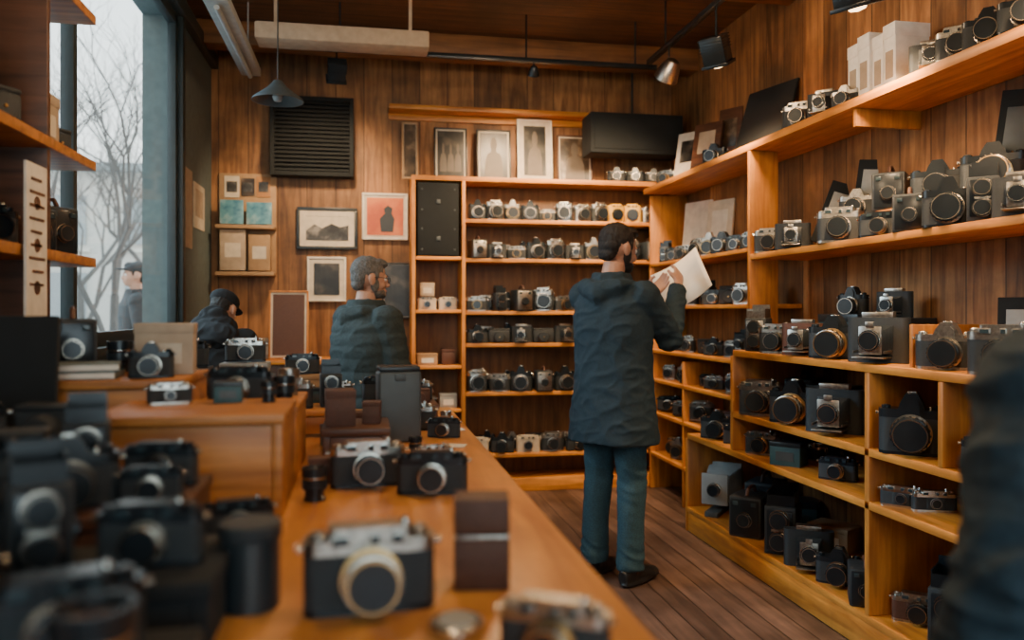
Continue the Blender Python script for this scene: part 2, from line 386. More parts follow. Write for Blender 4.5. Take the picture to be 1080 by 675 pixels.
def dial(r,h,x,y,z,k):
    mb=MB().lathe([(r*.9,0),(r,h*.15),(r,h*.8),(r*.85,h)],k,(x,y,z),'Z',18)
    mb.lathe([(r*.5,h),(r*.45,h*1.15)],k,(x,y,z),'Z',14)
    return mb.mesh('dial')
def K_range(key,body,metal,ring='silver',w=.14,h=.085,d=.036,lr=.026,ll=.032,lx=0.0,label='',slr=False,wind=True,base=None,lm=None):
    ps=[]
    mb=MB().prism(stad(w,d,d*.42),.006,h*.7,body); mb.prism(stad(w*1.005,d*1.02,d*.42),0,.007,base or metal)
    mb.prism(stad(w*.40,d*1.18,.004),.012,h*.66,body)
    ps.append(('body',mb.mesh('body'),None,None))
    mb=MB().prism(stad(w*1.005,d*1.03,d*.42),h*.7,h*.86,metal)
    if slr:
        mb.prism([(-w*.2,h*.86),(-w*.17,h*.98),(-w*.09,h*1.16),(w*.09,h*1.16),(w*.17,h*.98),(w*.2,h*.86)],-d*.5,d*.42,metal,'Y')
        mb.prism([(-w*.13,h*.72),(-w*.12,h*.98),(-w*.07,h*1.06),(w*.07,h*1.06),(w*.12,h*.98),(w*.13,h*.72)],-d*.62,-d*.5,metal,'Y')
    else:
        mb.prism(stad(w*.62,d*.92,.006),h*.86,h*1.0,metal)
    ps.append(('top_plate',mb.mesh('top_plate'),None,None))
    if wind and not slr:
        for xx,ww in ((-w*.23,.021),(w*.2,.014),(w*.03,.011)):
            mb=MB().box((xx,-d*.5-.0015,h*.87),(ww,.004,.012),metal,.001).box((xx,-d*.5-.0035,h*.87),(ww*.78,.002,.0085),'vf')
            ps.append(('viewfinder_window',mb.mesh('viewfinder_window'),None,None))
    if slr:
        ps.append(('hot_shoe',MB().box((0,d*.1,h*1.17),(.02,.018,.004),'silver',.001).mesh('hot_shoe'),None,None))
    ps.append(('dial',dial(.0095,.009,w*.38,0,h*.86,metal),None,None))
    ps.append(('dial',dial(.0105,.007,-w*.39,0,h*.86,metal),None,None))
    ps.append(('shutter_button',MB().lathe([(.0045,0),(.0045,.005),(.0032,.007)],'silver',(w*.27,-.004,h*(.86 if slr else .99)),'Z',12).mesh('shutter_button'),None,None))
    for sx in (-1,1):
        ps.append(('strap_lug',MB().lathe([(.003,0),(.003,.005),(.005,.006),(.005,.008)],'silver',(sx*(w/2-.001),0,h*.76),'X' if sx>0 else '-X',10).mesh('strap_lug'),None,None))
    l,g=lens_parts(lr,ll,-d*.59,h*.42,lm or ('blackm' if metal!='blackm' else 'dullring'),lx,ring)
    ps.append(('lens',l,None,None)); ps.append(('lens_glass',g,'lens',None))
    KINDS[key]=(ps,w,h*(1.2 if slr else 1.05),label,'film_camera')
K_range('rf_sb','black','silver','dullring',label='black and chrome rangefinder camera',base='blackm')
K_range('rf_hero','black','silver2','brass',lr=.029,ll=.03,h=.092,label='black and aged chrome rangefinder camera',base='blackm',lm='dullring')
K_range('rf_tall','black','silver2','dullring',w=.13,h=.105,d=.05,lr=.030,ll=.035,label='boxy black and chrome camera')
K_range('rf_gold','black','silver2','brass',w=.132,h=.09,lr=.028,ll=.03,label='chrome camera with brass lens ring')
K_range('rf_k','black','blackm','dullring',w=.138,h=.083,lr=.025,ll=.03,label='all black camera with metal lens')
K_range('rf_kd','black','blackm','darkring',w=.138,h=.083,lr=.026,ll=.03,label='all black camera with dark lens',lm='blackm')
K_range('slr_kd','black','blackm','darkring',w=.142,h=.094,d=.046,lr=.032,ll=.045,slr=True,label='black reflex camera with dark lens',lm='blackm')
K_range('big_k','black','blackm','dullring',w=.145,h=.125,d=.06,lr=.040,ll=.05,slr=True,label='large boxy black camera',lm='blackm')
K_range('rf_br','brown','silver2','dullring',w=.135,h=.082,lr=.026,ll=.03,label='brown leather camera with chrome top')
K_range('rf_cream','cream','cream','silver2',w=.13,h=.09,lr=.022,ll=.018,label='cream enamelled compact camera')
K_range('rf_yel','yellow','yellow','blackm',w=.105,h=.115,d=.045,lr=.032,ll=.022,label='yellow camera with black lens')
K_range('rf_flat','black','silver','silver2',w=.14,h=.07,lr=.016,ll=.010,label='slim chrome compact camera')
K_range('bk_s','black','silver','silver',w=.105,h=.118,d=.045,lr=.036,ll=.032,label='chrome topped camera with round lens')
K_range('bk_w','silver2','silver','silver2',w=.108,h=.108,d=.045,lr=.034,ll=.028,label='chrome bodied camera')
K_range('bk_g','black','silver2','brass',w=.105,h=.110,d=.045,lr=.036,ll=.03,slr=True,label='chrome reflex camera with brass lens')
K_range('bk_k','black','blackm','silver2',w=.112,h=.108,d=.045,lr=.034,ll=.035,slr=True,label='squat black reflex camera')
K_range('slr_s','black','silver2','dullring',w=.142,h=.098,d=.048,lr=.033,ll=.045,slr=True,label='chrome reflex camera with large lens')
K_range('slr_k','black','blackm','dullring',w=.142,h=.100,d=.048,lr=.032,ll=.048,slr=True,label='black reflex camera with metal lens',lm='blackm')
K_range('slr_g','black','blackm','brass',w=.14,h=.100,d=.048,lr=.036,ll=.05,slr=True,label='black reflex camera with brass lens')
def K_fold(key,body,metal,label):
    w,h,d=.15,.115,.04; ps=[]
    ps.append(('body',MB().prism(stad(w,d,d*.45),0,h,body).box((0,0,h+.006),(w*.5,d*.8,.016),metal,.002).mesh('body'),None,None))
    mb=MB(); ps.append(('drop_bed',mb.box((0,-d/2-.04,.016),(.075,.08,.004),'silver2',.001).box((-.036,-d/2-.038,.03),(.003,.07,.006),'silver2').box((.036,-d/2-.038,.03),(.003,.07,.006),'silver2').mesh('drop_bed'),None,None))
    mb=MB(); n=9
    for i in range(n):
        t=i/n; s=.078-.028*t
        mb.box((0,-d/2-.004-t*.05,.058),(s,.003,s*.95),'blackp',.0005); s2=s-.008
        mb.box((0,-d/2-.007-t*.05,.058),(s2,.004,s2*.95),'black')
    ps.append(('bellows',mb.mesh('bellows'),None,None))
    mb=MB().box((0,-d/2-.057,.058),(.054,.006,.07),metal,.002).box((0,-d/2-.06,.098),(.02,.008,.014),metal,.001)
    ps.append(('front_standard',mb.mesh('front_standard'),None,None))
    l,g=lens_parts(.024,.018,-d/2-.059,.058,'blackm',ring='silver'); ps.append(('lens',l,None,None)); ps.append(('lens_glass',g,'lens',None))
    KINDS[key]=(ps,w,h*1.1,label,'film_camera')
K_fold('fold','black','silver2','black folding bellows camera')
K_fold('fold_b','brown','silver2','brown folding bellows camera')
def K_view():
    w,h=.16,.19; ps=[]
    ps.append(('base_rail',MB().box((0,-.06,.012),(.06,.26,.024),'grey',.003).mesh('base_rail'),None,None))
    ps.append(('rear_standard',MB().box((0,.05,h/2+.02),(w,.02,h),'lgrey',.004).box((0,.064,h/2+.02),(w*.86,.012,h*.86),'blackp',.003).mesh('rear_standard'),None,None))
    mb=MB(); n=11
    for i in range(n):
        t=i/n; s=.145-.05*t; mb.box((0,.034-t*.15,h/2+.02),(s,.006,s*1.12),'lgrey',.001); mb.box((0,.027-t*.15,h/2+.02),(s-.014,.008,(s-.014)*1.12),'grey')
    ps.append(('bellows',mb.mesh('bellows'),None,None))
    ps.append(('front_standard',MB().box((0,-.13,h/2+.02),(.12,.014,.14),'lgrey',.003).mesh('front_standard'),None,None))
    l,g=lens_parts(.028,.03,-.137,h/2+.02,'blackm'); ps.append(('lens',l,None,None)); ps.append(('lens_glass',g,'lens',None))
    KINDS['view']=(ps,w,h*1.1,'pale grey bellows view camera','film_camera')
K_view()
def K_tlr(key,body,metal,label):
    w,h,d=.08,.125,.085; ps=[]
    ps.append(('body',MB().box((0,0,h/2),(w,d,h),body,.004).box((0,-d/2-.004,h*.52),(w*.8,.01,h*.82),metal,.003).mesh('body'),None,None))
    mb=MB()
    for sx in (-1,1): mb.box((sx*w*.42,0,h+.018),(.003,d*.8,.036),metal)
    mb.box((0,d*.38,h+.026),(w*.85,.003,.052),metal).box((0,-d*.38,h+.014),(w*.85,.003,.028),metal)
    ps.append(('focusing_hood',mb.mesh('focusing_hood'),None,None))
    for zz in (h*.3,h*.74):
        l,g=lens_parts(.023,.018,-d/2-.008,zz,'blackm',ring='dullring'); ps.append(('lens',l,None,None)); ps.append(('lens_glass',g,'lens',None))
    ps.append(('focus_knob',MB().lathe([(.013,0),(.016,.003),(.016,.01),(.012,.012)],metal,(w/2,0,h*.4),'X',18).mesh('focus_knob'),None,None))
    ps.append(('name_plate',MB().box((0,-d/2-.0095,h*.52),(w*.5,.002,.006),'silver').mesh('name_plate'),None,None))
    KINDS[key]=(ps,w,h*1.35,label,'film_camera')
K_tlr('tlr','black','blackm','black twin lens camera')
K_tlr('tlr_s','black','silver2','chrome fronted twin lens camera')
def K_box(key,body,label):
    w,h,d=.085,.105,.10; ps=[]
    ps.append(('body',MB().box((0,0,h/2),(w,d,h),body,.005).box((0,-d/2-.001,h/2),(w*.86,.004,h*.88),'silver2' if key!='boxcam_k' else 'blackm',.002).mesh('body'),None,None))
    l,g=lens_parts(.018,.012,-d/2-.003,h*.45,'blackm',ring='dullring'); ps.append(('lens',l,None,None)); ps.append(('lens_glass',g,'lens',None))
    for sx in (-1,1): ps.append(('viewfinder_window',MB().box((sx*w*.28,-d/2-.004,h*.84),(.014,.003,.011),'vf',.001).mesh('viewfinder_window'),None,None))
    ps.append(('carry_strap',MB().tube([(0,-d*.35,h),(0,-d*.25,h+.016),(0,0,h+.02),(0,d*.25,h+.016),(0,d*.35,h)],.005,'brown',8).mesh('carry_strap'),None,None))
    KINDS[key]=(ps,w,h*1.15,label,'film_camera')
K_box('boxcam','black','black box camera with leather strap')
K_box('boxcam_k','black','all black box camera with strap')
def K_case(key,body,label):
    w,h,d=.15,.10,.06; ps=[]
    ps.append(('case_body',MB().box((0,0,h*.45),(w,d,h*.9),body,.012,seg=3).mesh('case_body'),None,None))
    ps.append(('case_nose',MB().lathe([(.04,0),(.038,.03),(.032,.038),(.01,.04)],body,(0,-d/2+.004,h*.42),'-Y',24).mesh('case_nose'),None,None))
    ps.append(('case_lid',MB().box((0,0,h*.93),(w*.98,d*1.02,h*.16),body,.008,seg=3).mesh('case_lid'),None,None))
    ps.append(('snap_button',MB().lathe([(.005,0),(.004,.003)],'brass',(0,-d/2-.036,h*.42),'-Y',12).mesh('snap_button'),None,None))
    KINDS[key]=(ps,w,h*1.05,label,'camera_case')
K_case('case_b','brown','bulging brown leather camera case')
K_case('case_k','black','bulging black leather camera case')
def K_lens(key,metal,ring,label):
    mb=MB().lathe([(.030,0),(.030,.008),(.027,.010),(.027,.028),(.033,.032),(.033,.06),(.031,.062),(.036,.068),(.036,.092),(.033,.092),(.026,.078)],metal,(0,0,0),'Z',32)
    for j in range(28):
        a=j*2*math.pi/28; mb.box((math.cos(a)*.033,math.sin(a)*.033,.046),(.003,.003,.022),ring,rot=Matrix.Rotation(a,4,'Z'))
    ps=[('lens_barrel',mb.mesh('lens_barrel'),None,None),('lens_glass',MB().lathe([(.027,.079),(.018,.084),(0,.086)],'glass',(0,0,0),'Z',24,False).mesh('lens_glass'),None,None),
        ('focus_ring',MB().lathe([(.0338,.062),(.0345,.063),(.0345,.067),(.0338,.068)],'silver',(0,0,0),'Z',32,False).mesh('focus_ring'),None,None)]
    KINDS[key]=(ps,.07,.092,label,'camera_lens')
K_lens('lens_k','blackm','blackp','black camera lens standing upright')
K_lens('lens_s','silver2','silver2','chrome camera lens standing upright')
KINDS['can']=([('canister_body',MB().lathe([(.034,0),(.036,.002),(.036,.086),(.034,.088)],'blackp',seg=36).mesh('canister_body'),None,None),('canister_lid',MB().lathe([(.0375,.088),(.0385,.09),(.0385,.104),(.036,.107),(.012,.108)],'black',seg=36).mesh('canister_lid'),None,None)],.077,.108,'plain dark cylindrical lens case','lens_case')
def K_carton(key,w,d,h,k1,k2,label,name='carton',lab='paper'):
    ps=[('box_body',MB().box((0,0,h*.42),(w,d,h*.84),k1,.002).mesh('box_body'),None,None),('box_lid',MB().box((0,0,h*.92),(w*1.03,d*1.04,h*.2),k2,.002).mesh('box_lid'),None,None)]
    if lab: ps.append(('box_label',MB().box((0,-d/2-.001,h*.42),(w*.6,.002,h*.4),lab).mesh('box_label'),None,None))
    KINDS[key]=(ps,w,h,label,name)
K_carton('c_dark',.12,.09,.09,'tealbox','blackp','dark teal lidded carton',lab='grey')
K_carton('c_beige',.13,.09,.12,'beigebox','beigebox','beige lidded carton with pale label',lab='mat')
K_carton('c_brown',.09,.09,.11,'brown','brown','brown leather lidded box',lab=None)
K_carton('c_card',.14,.10,.08,'card','card','plain brown cardboard box')
K_carton('c_grey',.12,.08,.10,'lgrey','lgrey','light grey equipment box')
K_carton('c_white',.075,.15,.27,'white2','white2','tall white storage box',lab='beigebox')
CATS={'film_camera':'camera','camera_case':'camera case','camera_lens':'camera lens','carton':'box','lens_case':'lens case'}
def place(key,x,y,z,rz=0,sc=1.0,group=None,where=''):
    ps,w,h,label,nm=KINDS[key]
    o=thing(nm,(label+(' '+where if where else '')),CATS[nm],(x,y,z+.0005),rz,sc,group)
    last={}
    for n,me,par,_ in ps:
        p=part(last.get(par,o) if par else o,me,n); last[n]=p
    return o
def at_px(key,px,X,z,wpx,rz,group,where):
    Y=Y_at(px,X); d=D_of(X,Y); sc=wpx*d/F/KINDS[key][1]
    return place(key,X,Y,z,math.radians(rz),sc,group,where)

# ---- long wall, top shelf
g='things on the top wall shelf'
for k,px,X,w,rz in [('rf_tall',843,2.19,34,-45),('fold',870,2.2,36,-50),('slr_s',892,2.18,30,-55),('fold',982,2.2,42,-40),('rf_tall',1011,2.18,44,-45),('slr_k',1044,2.19,52,-50),('slr_k',1084,2.18,56,-50),('case_k',1004,2.37,46,-50),('c_dark',1070,2.36,60,-60)]:
    at_px(k,px,X,ZT,w,rz,g,'on the top wall shelf')
for k,y,sc in [('slr_k',4.82,1.15),('rf_gold',5.66,1.2)]:
    place(k,2.2,y,ZT,math.radians(-50),sc,g,'on the top wall shelf')
g='cameras on the upper wall shelf'
for k,px,X,w,rz in [('rf_tall',812,2.17,32,-38),('fold',836,2.17,36,-35),('rf_gold',843,2.35,28,-35),('rf_tall',886,2.17,46,-40),('rf_k',929,2.165,44,-50),('boxcam_k',960,2.18,32,-40),('big_k',1001,2.165,52,-45),('tlr',1038,2.18,30,-45),('fold',1078,2.175,56,-50)]:
    at_px(k,px,X,1.665,w,rz,g,'on the upper wall shelf')
for k,px,X,w,rz in [('slr_s',905,2.36,38,-50),('boxcam_k',940,2.36,32,-45),('slr_k',990,2.35,54,-45),('slr_g',1048,2.345,62,-45),('rf_sb',1125,2.36,50,-45)]:
    at_px(k,px,X,1.80,w,rz,'cameras on the raised rear shelf','on the raised rear shelf')
g='cameras on the middle wall shelf'
for k,px,X,w,rz in [('tlr_s',800,2.04,22,-45),('rf_tall',820,2.03,38,-50),('fold_b',847,2.05,44,-50),('slr_g',881,2.05,54,-50),('fold',927,2.06,62,-50),('slr_s',1000,2.06,62,-50),('rf_tall',1058,2.05,66,-50),('c_dark',900,2.31,56,-80),('c_card',868,2.33,38,-60),('c_dark',948,2.33,56,-80)]:
    at_px(k,px,X,1.14,w,rz,g,'on the middle wall shelf')
Y=Y_at(900,2.31); place('big_k',2.31,Y,1.14+.18,math.radians(-60),1.0,g,'on a dark carton')
Y=Y_at(948,2.33); place('fold',2.31,Y,1.14+.175,math.radians(-60),1.05,g,'on a dark carton')
g='cameras on the lower wall shelf'
for k,px,X,w,rz in [('rf_tall',803,2.03,46,-45),('slr_g',839,2.05,54,-50),('fold',881,2.06,60,-45),('big_k',962,2.04,64,-40),('slr_k',1048,2.03,60,-40),('boxcam_k',848,2.29,30,-50),('c_dark',878,2.32,46,-60),('c_dark',1010,2.28,54,-60)]:
    at_px(k,px,X,.81,w,rz,g,'on the lower wall shelf')
g='cameras on the second lowest wall shelf'
for k,px,X,w,rz in [('rf_k',706,2.26,26,-40),('rf_sb',722,2.26,26,-40),('rf_tall',740,2.27,26,-40),('slr_k',757,2.05,36,-40),('rf_k',780,2.08,34,-40),('rf_gold',804,2.05,36,-50),('c_dark',832,2.04,32,-50),('rf_flat',850,2.2,34,-50),('rf_k',884,2.07,40,-50),('rf_flat',952,2.03,44,-50),('rf_flat',985,2.1,44,-20),('case_k',806,2.31,32,-50),('rf_k',868,2.32,34,-50),('case_b',775,2.31,28,-50)]:
    at_px(k,px,X,.60,w,rz,g,'on the second lowest wall shelf')
g='things on the bottom wall shelf'
for k,px,X,w,rz in [('view',762,2.14,36,-40),('boxcam_k',792,2.05,34,-45),('boxcam_k',808,2.27,34,-45),('tlr',826,2.06,32,-40),('fold',853,2.06,50,-30),('c_dark',842,2.35,42,-40),('slr_k',885,2.06,46,-40),('boxcam_k',912,2.03,32,-30),('rf_br',968,2.1,50,-40),('tlr',1005,2.08,40,-50),('c_card',880,2.34,44,-60)]:
    at_px(k,px,X,.15,w,rz,g,'on the bottom wall shelf')
# ---- corner shelving
seq=['bk_s','rf_k','rf_tall','bk_g','case_k','rf_sb','tlr','slr_k','bk_w']
i=0
for z in FZ:
    for y in [4.34,4.54,4.74,4.94,5.12,5.36,5.54,5.72]:
        if z<.7 and y<4.8: continue
        if z==.59: continue
        i+=1
        k=seq[(i*5+i//3)%9]; sc=1.18 if k!='tlr' else .95
        if z in(1.06,) : sc=1.0
        if z==.84: sc=1.0
        place(k,2.22 if z==1.71 else 2.25+.04*(i%2),y,z,math.radians(-45-6*((i*7)%4)),sc,'cameras on the corner shelving','on the narrow corner shelf')
# ---- back bookcase
R2=random.Random(5)
xa,xb=X_at(503,5.98),X_at(684,5.98)
poolA=['bk_s','bk_g','bk_s','bk_k','bk_w','bk_g','rf_gold','boxcam','bk_s','bk_k']
poolB=['bk_k','slr_k','rf_k','bk_k','case_k','fold','rf_tall','boxcam_k']
rows=[(2.03,11,poolA,1.3),(1.74,10,poolA+['tlr_s','fold'],1.4),(1.35,9,poolA+['tlr','rf_tall'],1.55),(1.11,9,poolB,1.2),(.748,9,poolA+['rf_cream','rf_flat','rf_tall'],1.5),(.288,8,poolB+['case_b','rf_cream','bk_w'],1.4)]
for z,n,pool,sc in rows:
    prev=None
    for j in range(n):
        k=R2.choice(pool)
        while k==prev: k=R2.choice(pool)
        prev=k
        if z==2.03 and j in(8,9): k='rf_yel'
        x=xa+(xb-xa)*j/(n-1)
        s2=min(sc,(xb-xa)/(n-1)*1.0/KINDS[k][1])
        if k in('tlr_s','tlr'): s2=min(s2,1.15)
        place(k,x+R2.uniform(-.003,.003),5.965+R2.uniform(-.008,.012),z,math.radians(R2.uniform(-14,10)),s2*R2.uniform(.94,1.0),'rows of cameras in the bookcase','in the wooden bookcase')
    if z!=2.03:
        for j in range(n-1):
            k=['bk_k','rf_tall','case_k','slr_s'][(j*3+n)%4]
            x=xa+(xb-xa)*(j+.5)/(n-1)
            place(k,x,6.11,z,0,min(1.15,(xb-xa)/(n-1)*.97/KINDS[k][1]),'rear rows of cameras in the bookcase','behind the front bookcase row')
for z,ks in [(1.36,['rf_cream','rf_cream']),(.95,['c_card','c_brown']),(.63,['rf_sb','c_grey']),(.29,['c_dark','rf_br'])]:
    for j,k in enumerate(ks): place(k,.46+.155*j,6.0,z,0,1.05,'things in the narrow bookcase column','in the narrow bookcase column')
place('c_beige',.46,6.0,1.36+.1,0,.8,'things in the narrow bookcase column','on a cream camera')
for j,(k,x) in enumerate([('slr_k',1.92),('slr_k',2.07),('slr_k',2.22),('case_k',2.36)]):
    place(k,x,5.985,2.342,math.radians(-15),1.0,'dark cameras on top of the bookcase','on top of the bookcase')

cb=thing('black_case','tall black hard case with metal fittings standing on the bookcase','case',(.535,6.0,1.7505))
part(cb,MB().box((0,0,.27),(.30,.2,.54),'matte',.008).box((0,-.1,.27),(.28,.008,.52),'matte',.003).mesh('case_body'),'case_body')
for zz in (.13,.4): part(cb,MB().box((0,-.107,zz),(.03,.008,.03),'grey',.002).mesh('latch'),'latch')
for zz in (.05,.2,.34,.49):
    for sx in (-1,1): part(cb,MB().lathe([(.008,0),(.005,.004)],'grey',(sx*.12,-.104,zz),'-Y',10).mesh('rivet'),'rivet')

# ================= PICTURES =================
def figure_pts(w,h):
    p=[(-.42*w,-.5*h),(.42*w,-.5*h),(.40*w,-.15*h),(.30*w,.02*h),(.12*w,.08*h)]
    for i in range(9):
        a=math.radians(-50+280*i/8); p.append((.16*w*math.cos(a),.24*h+.17*h*math.sin(a)))
    p+=[(-.12*w,.08*h),(-.30*w,.02*h),(-.40*w,-.15*h)]
    return p
def frame(label,px0,px1,py0,py1,Y,fk,pk,matw=.15,lean=0,group=None,z0=None,name='framed_picture',fig=None):
    x0,x1=X_at(px0,Y),X_at(px1,Y); xm=(x0+x1)/2; zt=Z_at(py0,xm,Y); zb=Z_at(py1,xm,Y) if z0 is None else z0
    w,h=x1-x0,zt-zb; t=.02; b=max(.012,w*.05)
    o=thing(name,label,'picture',(xm,Y,zb+.0005),0,1,group,rx=lean)
    mb=MB()
    mb.box((0,0,b/2),(w,t,b),fk,.002).box((0,0,h-b/2),(w,t,b),fk,.002).box((-w/2+b/2,0,h/2),(b,t,h-2*b),fk,.002).box((w/2-b/2,0,h/2),(b,t,h-2*b),fk,.002)
    part(o,mb.mesh('frame'),'frame')
    part(o,MB().box((0,.003,h/2),(w-2*b,.008,h-2*b),'mat').mesh('mount'),'mount')
    m=w*matw; pw_,ph_=w-2*b-2*m,h-2*b-2*m
    mb=MB().box((0,-.0025,h/2),(pw_,.004,ph_),pk)
    if fig=='one': mb.prism([(x,z+h/2) for x,z in figure_pts(pw_*.8,ph_*.98)],-.0052,-.0046,'tone','Y')
    if fig=='group':
        for q in (-.28,0,.27): mb.prism([(x+q*pw_,z+h*.46) for x,z in figure_pts(pw_*.3,ph_*.7)],-.0055+q*.001,-.0046,'tone','Y')
    if fig=='land':
        mb.prism([(-pw_/2,h/2-ph_*.1),(-pw_*.3,h/2+ph_*.16),(-pw_*.12,h/2+.0),(pw_*.1,h/2+ph_*.2),(pw_*.3,h/2+ph_*.05),(pw_/2,h/2+ph_*.14),(pw_/2,h/2+ph_*.49),(-pw_/2,h/2+ph_*.49)],-.0052,-.0046,'mat','Y')
    part(o,mb.mesh('print'),'print')
    return o,w,h
frame('landscape photograph in thin black frame with wide cream mount',313,377,219,263,6.17,'blackp','pic1',.1,fig='land')
o,w,h=frame('orange poster print with dark figure in white frame',382,430,204,253,6.17,'paper','orangepic',.05)
fig=MB().prism([(-.05,-.10),(.04,-.10),(.05,0),(.03,.04),(.035,.08),(.0,.10),(-.03,.075),(-.02,.04),(-.06,.0)],-.0065,-.0055,'blackp','Y').mesh('printed_figure')
part(o,fig,'printed_figure',(0.02,0,h*.45))
frame('small white framed print hanging on plank wall',324,365,271,318,6.17,'paper','pic3',.12)
frame('dark unframed print pinned to plank wall',403,435,277,336,6.17,'blackp','pic3',.02)
frame('brown wooden framed picture standing on the sideboard',283,325,306,364,5.86,'shelf_z','brown',.05,lean=-.12,z0=1.01)
G='framed photographs on top of the bookcase'
frame('dark framed print leaning on top of the bookcase',424,441,128,184,6.1,'card','pic2',.03,-.08,G,2.342)
frame('black framed group photograph on top of the bookcase',458,493,134,181,6.08,'blackp','pic3',.05,-.08,G,2.342,fig='group')
frame('black framed photograph of a figure on top of the bookcase',503,539,136,183,6.08,'blackp','pic3',.05,-.08,G,2.342,fig='one')
frame('tall white framed portrait photograph on top of the bookcase',546,583,125,184,6.08,'paper','pic3',.14,-.08,G,2.342,fig='one')
frame('dark wood framed photograph on top of the bookcase',588,625,142,185,6.08,'darkwood','pic2',.04,-.08,G,2.342,fig='one')
o=thing('wall_rack','small beige wall rack holding prints and cartons','rack',(X_at(259,6.1),6.1,1.6))
def rb(px0,px1,py0,py1,y0,y1,k,n):
    x0,x1=X_at(px0,6.1),X_at(px1,6.1); c,s=bbox(x0,x1,y0,y1,Z_at(py1,-.9,6.1),Z_at(py0,-.9,6.1)); part(o,MB().box((0,0,0),s,k,.003).mesh(n),n,Vector(c)-o.location)
rb(229,290,181,289,6.18,6.195,'card','back_board'); rb(229,290,287,291,6.02,6.18,'card','rack_shelf'); rb(229,290,238,242,6.02,6.18,'card','rack_shelf')
for px0,px1,py0,py1,k,lab in [(232,260,243,286,'beigebox','beige carton in wall rack'),(262,286,248,286,'card','brown carton in wall rack'),(231,257,211,237,'bluepic','blue picture card in wall rack'),(259,287,213,237,'bluepic','pale blue picture card in wall rack')]:
    x0,x1=X_at(px0,6.08),X_at(px1,6.08); z0=Z_at(py1,-.9,6.1)+.004; z1=Z_at(py0,-.9,6.1); th=.1 if 'carton' in lab else .02
    mb=MB().box((0,0,(z1-z0)/2),(x1-x0-.008,th,z1-z0),k,.002)
    if th>.05: mb.box((0,-th/2-.001,(z1-z0)*.5),((x1-x0)*.6,.002,(z1-z0)*.35),'mat')
    single('carton' if th>.05 else 'picture_card',mb.mesh('c'),lab,'box' if th>.05 else 'card',((x0+x1)/2,6.10,z0))
for px0,px1,py0,py1,k in [(236,252,184,207,'mat'),(254,268,186,205,'pic2'),(270,285,184,206,'tan')]:
    x0,x1=X_at(px0,6.15),X_at(px1,6.15); z0=Z_at(py1,-.9,6.1); z1=Z_at(py0,-.9,6.1)
    single('pinned_print',MB().box((0,0,0),(x1-x0,.004,z1-z0),k).box((0,-.003,0),((x1-x0)*.7,.002,(z1-z0)*.5),'pic1').mesh('p'),'small print pinned above the wall rack','print',((x0+x1)/2,6.175,(z0+z1)/2),group='small prints on the wall rack')
for (y0,y1,z0,z1,k) in [(5.25,5.5,1.75,2.25,'beigebox'),(5.55,5.9,1.9,2.2,'mat')]:
    single('notice_sheet',MB().box((0,0,0),(.006,y1-y0,z1-z0),k).box((.004,0,.02),(.002,(y1-y0)*.7,(z1-z0)*.6),'beigebox').mesh('n'),'beige notice sheet pinned beside the window','notice',(XL+.005,(y0+y1)/2,(z0+z1)/2))
x0,x1=X_at(285,6.1),X_at(373,6.1); z0,z1=2.34,2.92
lv=thing('louvred_air_unit','black louvred air unit mounted on plank wall','air unit',((x0+x1)/2,6.12,z0))
W=x1-x0; H=z1-z0
mb=MB()
for b in [(-W/2,-W/2+.03,0,H),(W/2-.03,W/2,0,H),(-W/2+.03,W/2-.03,0,.03),(-W/2+.03,W/2-.03,H-.03,H)]:
    c,s=bbox(b[0],b[1],-.06,.07,b[2],b[3]); mb.box(c,s,'matte',.003)
part(lv,mb.mesh('casing'),'casing')
mb=MB()
for i in range(17): mb.box((0,-.035,.05+i*(H-.09)/16),(W-.06,.04,.006),'matte',rot=Matrix.Rotation(math.radians(35),4,'X'))
mb.box((0,.05,H/2),(W-.06,.01,H-.06),'matte')
part(lv,mb.mesh('louvres'),'louvres')

def leaning(name,label,cat,px,X,z,wm,hm,k,inner,rz=-45,lean=-.22,group=None,tilt=0):
    Y=Y_at(px,X)
    o=thing(name,label,cat,(X,Y,z+.001+abs(math.sin(tilt))*wm/2),math.radians(rz),1,group,rx=0)
    o.rotation_euler=(lean,tilt,math.radians(rz))
    part(o,MB().box((0,0,hm/2),(wm,.016,hm),k,.003).mesh('panel'),'panel')
    if inner: part(o,MB().box((0,-.0095,hm*.60),(wm*.6,.003,hm*.45),inner,.001).mesh('print'),'print')
    return o
leaning('framed_picture','white framed print leaning on the top wall shelf','picture',722,2.25,ZT,.2,.36,'paper','pic1',-60,-.2)
leaning('framed_picture','dark framed print leaning on the top wall shelf','picture',742,2.23,ZT,.22,.34,'darkwood','beigebox',-60,-.2)
leaning('framed_picture','brown framed print leaning on the top wall shelf','picture',768,2.37,ZT,.18,.42,'darkwood','pic2',-60,-.1)
leaning('display_board','large black board leaning on the top wall shelf','board',798,2.26,ZT,.40,.42,'matte',None,-75,-.32)
leaning('open_case_lid','tall black open case tilted on the upper wall shelf','case',868,2.29,1.665,.13,.36,'matte','lgrey',-30,-.35,tilt=.34)
leaning('open_case_lid','black open case lid on the raised rear shelf','case',914,2.415,1.80,.14,.28,'matte','lgrey',-50,-.05,tilt=.12)
leaning('open_case_lid','black open case with pale lining on raised shelf','case',1064,2.41,1.80,.14,.38,'matte','grey',-60,-.04,tilt=.12)
leaning('open_case_lid','open dark display box on the middle wall shelf','case',1075,2.32,1.14,.14,.26,'matte','lgrey',-50,-.1)
leaning('price_sheet','white sheet of paper leaning on the corner shelf','paper',734,2.37,1.71,.30,.44,'paper',None,-70,-.1)
leaning('price_sheet','white printed card leaning on the corner shelf','paper',757,2.37,1.71,.24,.40,'mat','paper',-70,-.1)
for j,sc in enumerate([1.05,1.12,1.0,1.08]):
    place('c_white',2.29,Y_at(916,2.29)-j*.088,ZT,math.radians(-90),sc,'white boxes on the top wall shelf','on the top wall shelf')

